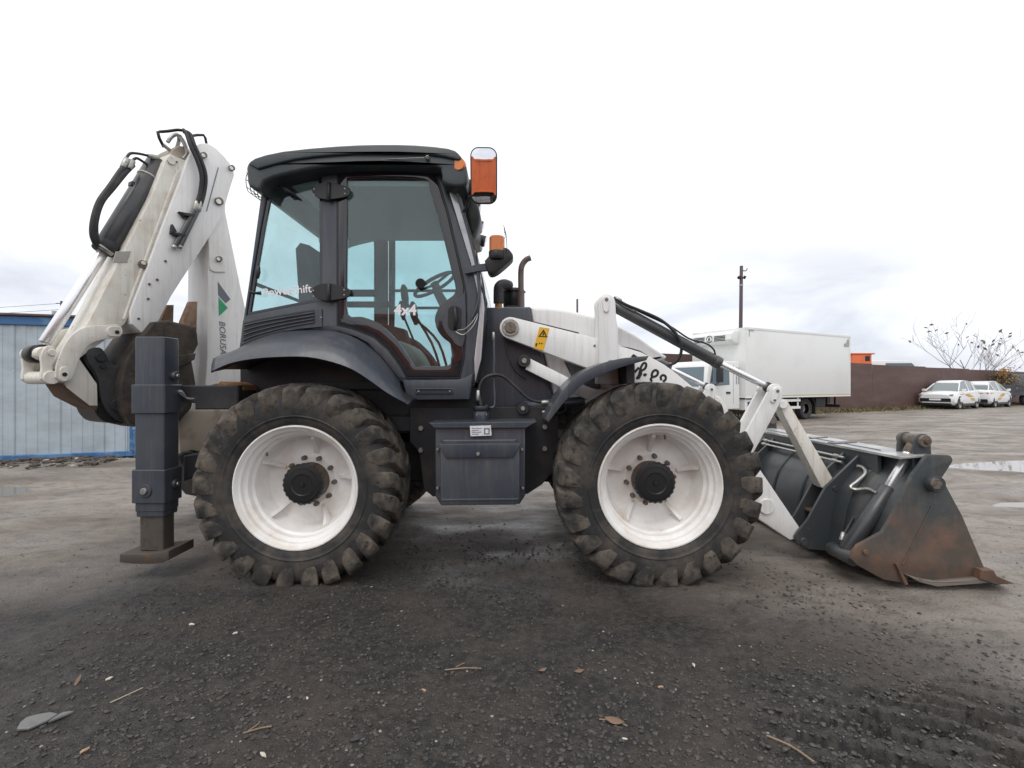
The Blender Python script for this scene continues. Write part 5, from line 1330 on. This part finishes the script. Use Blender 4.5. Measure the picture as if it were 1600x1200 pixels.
tl = lbox('truck_tool_box', (.06, .06, .46), (.72, .55, .84), tw, TR, .01); lbox('tool_box_opening', (.20, .045, .54), (.56, .065, .76), tdark, tl, .004); lbox('tool_box_latch', (.33, .04, .58), (.41, .05, .72), tw, tl, .003)
lbox('truck_battery_box', (4.65, .2, .46), (5.3, .6, .82), tdark, TR, .02)
lbox('rear_underrun', (BX - .6, .1, .42), (BX - .5, 2.3, .54), tdark, TR, .01)
for xx in (5.7, 6.3): lbox('frame_hanger', (xx, .35, .54), (xx + .06, .42, .9), tdark, TR, .004)
lbox('mud_flap', (4.50, .15, .18), (4.515, .5, .6), tdark, TR, 0)

# ------------------------------------------------------------------ two pale cars
car_w = mat('car_white', (0.78, 0.79, 0.80), rough=.25, coat=.6)
car_gold = mat('gold_film', (0.62, 0.38, 0.08), rough=.35)
car_black = mat('car_black_trim', (0.015, 0.015, 0.018), rough=.4)
car_glass = mat('car_window', (0.16, 0.20, 0.20), rough=.05, spec=.9)
def make_car(loc, heading, label, sy=1.0, front=True):
    c = root('parked_car', loc, label, 'car', 'cars parked by the fence', rz=heading, local=True)   # +x is forward
    st = [  # x, half width low, z low, z belt, half width belt
        (-2.24, .74, .46, .98, .70), (-2.16, .86, .34, 1.06, .80), (-1.95, .91, .28, 1.10, .86), (-1.5, .93, .25, 1.10, .89), (-.6, .93, .24, 1.06, .89), (.6, .93, .24, 1.04, .89), (1.3, .93, .25, 1.03, .87), (1.8, .91, .27, .99, .84), (2.08, .86, .32, .92, .79), (2.22, .72, .40, .82, .66)]
    rings = []
    for (x, wl_, z0, zb, wb) in st:
        half = [(0, z0), (wl_ * .85, z0), (wl_, z0 + .12), (wl_ * 1.01, (z0 + zb) / 2 + .05), (wb, zb - .03), (wb * .93, zb + .02), (wb * .5, zb + .05), (0, zb + .06)]
        full = half + [(-y, z) for y, z in reversed(half[1:-1])]
        rings.append([(x, y, z) for y, z in full])
    body = loft('car_body', rings, car_w, c, closed=True, caps=True, ang=35)
    gh = [(-2.0, 1.08, .70), (-1.72, 1.40, .63), (-1.45, 1.57, .61), (-.9, 1.65, .605), (-.3, 1.67, .61), (.15, 1.62, .605), (.45, 1.50, .62), (1.30, 1.06, .74)]
    rings = [[(x, -w_, z), (x, -w_ * .8, z + .012), (x, w_ * .8, z + .012), (x, w_, z)] for x, z, w_ in gh]
    rf = [[(x, -.82, 1.03), *r_, (x, .82, 1.03)] for r_, (x, z, w_) in zip(rings, gh)]
    V = []
    cabn = loft('car_greenhouse', rf, car_glass, c, ang=35)
    top = [r_ for r_, (x, z, w_) in zip(rings, gh)][1:7]
    loft('car_roof', [[(x, y * 1.0, z + .008) for x, y, z in r_] for r_ in top], car_w, c, ang=40, thick=.02)
    for s in (-1, 1):
        for (xa, za, wa, xb, zb, wb2) in ((.47, 1.50, .62, 1.32, 1.05, .81), (-.35, 1.66, .61, -.30, 1.05, .83), (-1.40, 1.56, .62, -1.25, 1.08, .84), (-1.98, 1.09, .72, -1.5, 1.55, .62)):
            tube('car_pillar', [(xa, s * wa, za), (xb, s * wb2, zb)], .035, car_w, c, 6)
        prism('car_mirror', [(.85, 1.04), (1.02, 1.06), (1.0, 1.20), (.86, 1.18)], *((.88, 1.08) if s > 0 else (-1.08, -.88)), car_w, c, .03, 2)
        prism('side_skirt', [(-1.0, .22), (1.0, .22), (1.0, .34), (-1.0, .34)], *((.88, .945) if s > 0 else (-.945, -.88)), car_black, c, .01)
        prism('side_livery', [(.55, .88), (-.5, .50), (-1.0, .48), (-.9, .70), (.05, .93)], *((.925, .938) if s > 0 else (-.938, -.925)), car_gold, c, 0)
        prism('livery_stripe', [(1.3, .86), (-2.05, .92), (-2.05, .97), (1.3, .90)], *((.885, .905) if s > 0 else (-.905, -.885)), car_gold, c, 0)
        for x in (-1.38, 1.38):
            V, Fc = lathe_vf([(.20, .02), (.33, .10), (.35, .06), (.35, -.08), (.33, -.11), (.24, -.115), (.235, -.08)], 24)
            w_ = make('car_wheel', [(x + a, s * (.82 - b), .35 + d) for a, b, d in V], Fc, truck_rub, c, 40)
            V, Fc = lathe_vf([(.235, -.10), (.22, -.07), (.08, -.085), (0, -.09)], 20)
            make('car_rim', [(x + a, s * (.82 - b), .35 + d) for a, b, d in V], Fc, tgrey, w_, 40)
            ar = [(x + .42 * math.cos(t), .36 + .42 * math.sin(t)) for t in np.linspace(-.1, math.pi + .1, 14)]
            prism('wheel_arch', ar, *((.86, .932) if s > 0 else (-.932, -.86)), car_black, c, 0)
        prism('headlamp', [(s * .82, .82), (s * .40, .79), (s * .40, .83), (s * .82, .90)], 2.06, 2.20, clear_lens, c, 0, axis='x')
        prism('tail_lamp', [(s * .80, .90), (s * .2, .88), (s * .2, .92), (s * .80, .98)], -2.24, -2.1, red_lens, c, 0, axis='x')
    lbox('lower_grille', (2.10, -.74, .46), (2.235, .74, .66), car_black, c, .02)
    lbox('number_plate', (2.225, -.28, .54), (2.25, .28, .64), white_print, c, .003)
    lbox('front_lip', (2.0, -.74, .26), (2.19, .74, .38), car_black, c, .02)
    lbox('rear_bumper', (-2.24, -.76, .34), (-2.05, .76, .56), car_black, c, .02)
    lbox('roof_rail', (-1.3, .56, 1.60), (.0, .59, 1.64), car_black, c, .005); lbox('roof_rail', (-1.3, -.59, 1.60), (.0, -.56, 1.64), car_black, c, .005)
    prism('bonnet_livery', [(1.0, -.80), (1.9, -.72), (1.9, -.55), (1.0, -.55)], 1.075, 1.082, car_gold, c, 0, axis='z')
    c.scale = (1, 1, 1.07)
    return c
make_car((27.9, 30.2, gz(27.9, 30.2) - .02), math.atan2(-.50, -.86), 'white car with gold side stripes, facing left towards the camera beside the fence')
make_car((32.9, 33.0, gz(32.9, 33.0) - .02), math.atan2(.50, .86), 'white car with a gold belt stripe seen from behind, right of the other car')

# ------------------------------------------------------------------ dark flatbed at the right edge
fdark = mat('dark_flatbed', (0.022, 0.026, 0.036), dirt=(.05, .05, .055), scale=1, rough=.5)
FT = root('flatbed_trailer', (35.6, 34.4, gz(36, 34.5)), 'dark blue grey flatbed trailer at the right edge by the fence', 'trailer', rz=R(25), local=True)
bed = lbox('trailer_bed', (0, 0, .75), (6, 2.2, 1.0), fdark, FT, .02); lbox('headboard', (0.0, 0.02, 1.0), (5.9, .10, 1.55), fdark, FT, .02); lbox('side_board', (0, 2.1, 1.0), (5.9, 2.18, 1.5), fdark, FT, .02)
lbox('end_board', (-.06, .03, 1.0), (.02, 2.17, 1.5), fdark, FT, .02); lbox('cabin', (2.4, .3, 1.0), (5.2, 2.0, 2.35), mat('navy_cabin', (.03, .035, .06), rough=.4), FT, .06, 2)
for xx in (1.0, 4.4):
    V, Fc = lathe_vf([(.0, -.10), (.28, -.10), (.40, -.13), (.43, -.05), (.43, .08), (.38, .13), (0, .1)], 20)
    make('trailer_wheel', [(xx + a, .3 + b, .43 + c) for a, b, c in V], Fc, truck_rub, FT, 40)

# ------------------------------------------------------------------ trees and bushes
bark = mat('grey_bark', (0.27, 0.235, 0.24), dirt=(.36, .32, .315), scale=6, rough=.85)
leafb = mat('withered_leaf', (0.14, 0.10, 0.06), dirt=(.10, .10, .05), scale=2, rough=.7)
def branch_set(base, stems, levels, seed, spread, length):
    rnd = random.Random(seed); segs = [[], []]; tips = []
    def grow(p, d, L_, r_, lv):
        n = 5; pts = [p]; dd = d.copy()
        for i in range(n):
            dd = (dd + Vector((rnd.uniform(-1, 1), rnd.uniform(-1, 1), rnd.uniform(-.4, .7))) * .11).normalized()
            pts.append(pts[-1] + dd * L_ / n)
        segs[0 if lv == 0 else 1].append((pts, [r_ * (1 - .6 * i / n) for i in range(n + 1)]))
        if lv >= levels: tips.append(pts[-1]); return
        for k in range(3 if lv == 0 else 3):
            i = rnd.randint(2, n); a = Vector((rnd.uniform(-1, 1), rnd.uniform(-1, 1), rnd.uniform(-.1, .9))).normalized()
            grow(pts[i], (dd * .75 + a * .75).normalized(), L_ * rnd.uniform(.5, .75), r_ * .5, lv + 1)
    for s in range(stems):
        a = rnd.uniform(0, 6.28) if stems > 1 else 0
        t = (s + .5) / stems * 2 - 1
        d = Vector((t * spread + rnd.uniform(-.1, .1), rnd.uniform(-.3, .3), 1)).normalized()
        grow(Vector(base) + Vector((t * .12, rnd.uniform(-.06, .06), 0)), d, length * rnd.uniform(.8, 1.1), .085, 0)
    return segs, tips
def join_tubes(segs, n=5):
    V, Fc = [], []
    for pts, rr in segs:
        v, f = tube_vf(pts, rr, n, cap=False); o = len(V); V += v; Fc += [tuple(i + o for i in t) for t in f]
    return V, Fc
def leaves(pts, rnd, size, n, jit):
    V, Fc = [], []
    for p in pts:
        for _ in range(n):
            c = Vector(p) + Vector((rnd.gauss(0, jit), rnd.gauss(0, jit), rnd.gauss(0, jit)))
            a = Vector((rnd.gauss(0, 1), rnd.gauss(0, 1), rnd.gauss(0, 1))).normalized() * size * rnd.uniform(.6, 1.3)
            b = a.cross(Vector((rnd.gauss(0, 1), rnd.gauss(0, 1), rnd.gauss(0, 1)))).normalized() * size * .5
            o = len(V); V += [c - a, c + b, c + a, c - b]; Fc.append((o, o + 1, o + 2, o + 3))
    return V, Fc
tx, ty_ = 36.7, 37.4
tree = root('bare_tree', (tx, ty_, gz(tx, ty_)), 'bare spreading tree with a few withered leaves behind the brown fence', 'tree')
segs, tips = branch_set((tx, ty_, gz(tx, ty_)), 7, 3, 5, .95, 3.5)
for pts, rr in segs[0]: tube('trunk', pts, [max(.02, r_ * .75) for r_ in rr], bark, tree, 7)
V, Fc = join_tubes([(p, [max(.008, r_ * .62) for r_ in rr]) for p, rr in segs[1]], 4); tag(make('crown', V, Fc, bark, tree, None), kind='stuff')
rnd = random.Random(2); hi_ = [t for t in tips if t.z > 3.4]
V, Fc = leaves(rnd.sample(hi_, min(45, len(hi_))), rnd, .17, 1, .10); tag(make('leaves', V, Fc, leafb, tree, None), kind='stuff')
for (bx, by, hgt, rr, colr, lab) in ((37.6, 36.1, 3.0, .55, (.42, .22, .05), 'orange yellow autumn bush rising above the fence right of the bare tree'),
                                     (37.9, 36.2, 2.5, .95, (.20, .21, .08), 'yellow green bush behind the dark trailer at the right edge'),
                                     (36.2, 35.8, 2.3, .6, (.13, .09, .05), 'brown withered bush behind the left end of the dark trailer')):
    g0 = gz(bx, by); t = root('bush', (bx, by, g0), lab, 'bush')
    sg, tp = branch_set((bx, by, g0), 5, 2, int(bx * 10), .6, hgt * .55)
    V, Fc = join_tubes([(p, [max(.008, r_ * .3) for r_ in q_]) for p, q_ in sg[0] + sg[1]], 4); tag(make('stems', V, Fc, bark, t, None), kind='stuff')
    rnd = random.Random(int(by * 7)); pts = [(bx + rnd.gauss(0, rr * .5), by + rnd.gauss(0, rr * .5), g0 + hgt * (.35 + .6 * rnd.random())) for _ in range(170)]
    V, Fc = leaves(pts, rnd, .075, 4, .10); tag(make('foliage', V, Fc, mat('bush_leaf', colr, dirt=tuple(c * .5 for c in colr), scale=4, rough=.7), t, None), kind='stuff')

# ------------------------------------------------------------------ poles, things beyond the fence
polem = mat('weathered_pole', (0.10, 0.075, 0.085), rough=.8)
PX, PY = (1158 - 800) / 740 * 36, 36.0
pole = root('light_pole', (PX, PY, gz(PX, PY)), 'tall weathered pole with small lamps standing behind the white truck', 'pole')
g0 = gz(PX, PY); cyl('shaft', (PX - .1, PY, g0), (PX + .02, PY, g0 + 10.6), .16, polem, pole, r1=.12, n=10)
for s in (-1, 1):
    cyl('floodlight', (PX + s * .12, PY - .1, g0 + 9.75), (PX + s * .28, PY - .16, g0 + 9.66), .12, tdark, pole, n=10)
tube('lamp_arm', [(PX, PY, g0 + 10.25), (PX + .32, PY - .1, g0 + 10.2), (PX + .42, PY - .1, g0 + 10.38)], .04, tdark, pole, 6)
cyl('band', (PX, PY, g0 + 9.05), (PX, PY, g0 + 9.17), .145, tgrey, pole, n=10)
QX, QY = (96 - 800) / 740 * 62, 62.0
p2 = root('utility_pole', (QX, QY, gz(QX, QY)), 'distant utility pole with crossarms above the metal cabin roof', 'pole')
g0 = gz(QX, QY); cyl('shaft', (QX, QY, g0), (QX, QY, g0 + 12.7), .13, polem, p2, n=8)
for z, w_ in ((12.4, .7), (11.6, .5)): tube('crossarm', [(QX - w_, QY, g0 + z), (QX + w_, QY, g0 + z)], .06, polem, p2, 6)
cyl('transformer', (QX - .9, QY, g0 + 10.6), (QX - .9, QY, g0 + 11.4), .28, tgrey, p2, n=10)
for k in range(2): tube('overhead_wire', smooth([(QX - 40, QY + 6, g0 + 13.2 - k * .8), (QX - 20, QY + 3, g0 + 12.0 - k * .8), (QX, QY, g0 + 12.4 - k * .8)], 6), .025, polem, p2, 4)
orange_m = mat('orange_paint', (0.78, 0.17, 0.055), dirt=(.62, .14, .05), scale=2, rough=.45)
OX, OY = 25.3, 34.0
om = root('orange_excavator', (OX, OY, gz(OX, OY)), 'orange machine cab showing above the brown fence, right of the truck', 'excavator')
g0 = gz(OX, OY); box('machine_body', (OX - 1.3, OY, g0 + .9), (OX + 1.1, OY + 2.0, g0 + 2.2), orange_m, om, .08, 2)
box('machine_cab', (OX - .9, OY, g0 + 2.2), (OX + .55, OY + 1.6, g0 + 3.80), orange_m, om, .08, 2); box('cab_window', (OX + .05, OY - .02, g0 + 3.25), (OX + .40, OY + .02, g0 + 3.62), tdark, om, .02)
box('cab_visor', (OX - 1.2, OY - .06, g0 + 3.74), (OX + .72, OY + 1.5, g0 + 3.83), orange_m, om, .02)
for s in (0, 1): prism('crawler_track', rrect(OX - 1.5, g0, OX + 1.5, g0 + .9, .44, 6), OY + .0 + 1.5 * s, OY + .5 + 1.5 * s, tdark, om, .02)
VX, VY = 29.6, 36.5
vn = root('white_van', (VX, VY, gz(VX, VY)), 'pale van with its roof just above the brown fence, right of the orange cab', 'van')
g0 = gz(VX, VY)
vb = prism('van_body', smooth2([(VX - 2.3, g0 + .5), (VX - 2.35, g0 + 3.3), (VX - 2.1, g0 + 3.45), (VX + 1.0, g0 + 3.45)], 1) + [(VX + 1.6, g0 + 3.2), (VX + 2.3, g0 + 2.2), (VX + 3.0, g0 + 1.9), (VX + 3.1, g0 + .5)], VY, VY + 2.0, tw, vn, .06, 2)
prism('van_window', [(VX - .9, g0 + 2.5), (VX + 1.9, g0 + 2.5), (VX + 1.2, g0 + 3.25), (VX - .8, g0 + 3.25)], VY - .02, VY + .03, tglass, vn, 0)
for xx in (-1.5, 2.0): 
    V, Fc = lathe_vf([(0, -.1), (.3, -.12), (.42, -.1), (.42, .1), (0, .12)], 20); make('van_wheel', [(VX + xx + a, VY + .15 + b, g0 + .42 + c) for a, b, c in V], Fc, truck_rub, vn, 40)

# ------------------------------------------------------------------ orange tipper behind the photographer (seen in the mirror)
OT = root('orange_tipper', (-1.0, -9.0, 0), 'orange tipper truck standing opposite, reflected in the loader mirror', 'truck', rz=R(178), local=True)
bd = lbox('tipper_body', (-4.6, 0, 1.25), (3.6, 2.5, 3.55), orange_m, OT, .03)
for i in range(7): lbox('body_rib', (-4.3 + i * 1.25, -.07, 1.3), (-4.18 + i * 1.25, .0, 3.5), orange_m, bd, .01)
lbox('body_rail', (-4.65, -.10, 3.45), (3.65, 0, 3.58), orange_m, bd, .01); lbox('body_rail', (-4.65, -.10, 1.18), (3.65, 0, 1.32), orange_m, bd, .01)
lbox('tipper_chassis', (-4.4, .6, .75), (5.4, 1.9, 1.2), tdark, OT, .02)
tcb = prism('tipper_cab', [(3.8, .9), (5.8, .9), (5.9, 1.9), (5.6, 2.9), (3.8, 2.95)], .05, 2.45, orange_m, OT, .06, 2); prism('cab_side_window', [(4.3, 1.95), (5.6, 1.95), (5.4, 2.7), (4.3, 2.7)], .03, .06, tglass, tcb, 0)
for xx in (-3.4, -2.0, 4.8):
    V, Fc = lathe_vf([(.0, -.02), (.15, -.08), (.30, -.02), (.34, -.15), (.48, -.16), (.54, -.1), (.54, .12), (.0, .12)], 28)
    make('tipper_wheel', [(xx + a, .2 + b, .54 + c) for a, b, c in V], Fc, truck_rub, OT, 40)

# ================================================================== litter on the ground
def on_ground(u, v):
    Y = F * H / (v - CV); X = (u - CU) / F * Y
    for _ in range(3):
        z = gz(X, Y); Y = F * (H - z) / (v - CV); X = (u - CU) / F * Y
    return X, Y, gz(X, Y)
slab_m = mat('grey_slate', (0.165, 0.17, 0.165), dirt=(.09, .088, .082), scale=14, rough=.5, bump=.1)
twig_m = mat('dry_twig', (0.26, 0.19, 0.125), dirt=(.13, .09, .06), scale=25, rough=.8)
leaf_m = mat('brown_leaf', (0.20, 0.125, 0.085), dirt=(.12, .075, .05), scale=30, rough=.7)
straw_m = mat('pale_splinter', (0.42, 0.37, 0.28), rough=.7)
X, Y, Z = on_ground(66, 1128)
def shard(pts, zoff, m, label, tilt=0, th=.012):
    o = prism('stone_shard', [(X + a * .72, Y + b * .72) for a, b in pts], Z + zoff, Z + zoff + th, m, None, .003, axis='z')
    o.rotation_euler = (tilt, tilt * .5, 0); tag(o, label, 'stone'); return o
shard([(-.085, -.03), (-.055, -.075), (.0, -.07), (.042, -.01), (.05, .035), (.0, .045), (-.05, .03), (-.09, .005)], .004, slab_m, 'larger flat grey stone shard at the bottom left corner', .02)
shard([(.052, -.02), (.095, .035), (.11, .06), (.062, .05), (.056, .03)], .003, slab_m, 'small flat grey stone shard just right of the larger one', -.02)
def leaf(u, v, L_, lab, a, up=.0, m=leaf_m):
    x, y, z = on_ground(u, v); d = Vector((math.cos(a), math.sin(a), up)).normalized(); s = Vector((-math.sin(a), math.cos(a), .25))
    c = Vector((x, y, z + .008)); rings = []
    for t in np.linspace(-1, 1, 8):
        w_ = L_ * .19 * (1 - abs(t) ** 1.8) + .0006; k = c + d * t * L_ * .5 + Vector((0, 0, .12 * L_ * t * t))
        rings.append([k - s * w_ + Vector((0, 0, w_ * .35)), k, k + s * w_ + Vector((0, 0, w_ * .35))])
    o = loft('fallen_leaf', rings, m, None, thick=.001); tag(o, lab, 'leaf'); return o
leaf(121, 1068, .045, 'upright reddish brown leaf above the grey stone shards', 1.3, 1.2)
leaf(905, 1052, .045, 'tan dry leaf lying right of the middle foreground', .3)
leaf(848, 1050, .04, 'thin brown leaf in the dark foreground below the front tyre', .5)
leaf(960, 1131, .075, 'long tan leaf lying at the bottom centre right', -.35)
leaf(40, 1140, .05, 'rust coloured leaf left of the grey stone shards', .2)
def twig(u0, v0, u1, v1, r_, lab, m=twig_m, bend=.01):
    a, b = Vector(on_ground(u0, v0)), Vector(on_ground(u1, v1)); mid = (a + b) / 2 + Vector((bend, bend * .6, .006))
    o = tube('twig', smooth([a + Vector((0, 0, r_ + .003)), mid + Vector((0, 0, r_)), b + Vector((0, 0, r_ + .004))], 4), [r_] * 9, m, None, 6); tag(o, lab, 'twig'); return o
twig(172, 1100, 223, 1077, .0022, 'pale thin twig right of the grey stone shards', straw_m)
twig(380, 1148, 424, 1138, .0028, 'tan dry twig at the bottom left of centre', twig_m)
twig(388, 1144, 406, 1130, .002, 'short thin twig crossing the tan dry twig', twig_m)
twig(695, 1049, 752, 1047, .003, 'brown twig lying in front of the tank', twig_m)
twig(712, 1044, 726, 1038, .002, 'short brown twig beside the longer one in front of the tank', twig_m)
twig(1198, 1152, 1272, 1194, .0035, 'long brown stick at the bottom right of centre', twig_m)
twig(936, 1126, 980, 1137, .0025, 'reddish splinter beside the long tan leaf', twig_m)
chips = [(600 / 2, 900 + 153 / 2, .016, 'pale chip left of the rear tyre, nearest to it'), (342 / 2, 900 + 322 / 2, .016, 'cream chip right of the upright leaf'), (822 / 2, 900 + 562 / 2, .015, 'white chip at the bottom left of centre'),
         (736 / 2, 900 + 180 / 2, .015, 'pinkish pale stone chip below the rear tyre'), (960 / 2, 900 + 384 / 2, .010, 'small pale chip in the middle of the left foreground'), (800 + 463 / 2, 900 + 349 / 2, .014, 'white chip right of the tan leaf'),
         (800 + 568 / 2, 900 + 281 / 2, .014, 'pale splinter chip below the front tyre'), (800 + 354 / 2, 900 + 512 / 2, .010, 'bright white chip at the bottom centre'), (265 / 2, 900 + 548 / 2, .018, 'tan stone chip below the grey shards'), (1326 / 2, 900 + 360 / 2, .014, 'orange tan chip in the centre foreground'), (1110 / 2, 900 + 515 / 2, .020, 'dark stone at the bottom centre left')]
chip_l = mat('pale_chip', (.55, .50, .42), rough=.7); chip_o = mat('tan_chip', (.36, .24, .15), rough=.7); chip_d = mat('dark_stone', (.035, .035, .04), rough=.6)
for i, (u, v, s, lab) in enumerate(chips):
    x, y, z = on_ground(u, v); Vr, Fr = rock_mesh(20 + i); a = i * 1.3
    o = make('stone_chip', [(x + s * (1.2 * p[0] * math.cos(a) - .6 * p[1] * math.sin(a)), y + s * (1.2 * p[0] * math.sin(a) + .6 * p[1] * math.cos(a)), z + .004 + s * .4 * p[2]) for p in Vr], [tuple(int(k) for k in f) for f in Fr], chip_d if 'dark' in lab else chip_o if 'tan' in lab else chip_l, None, 20)
    tag(o, lab, 'stone')
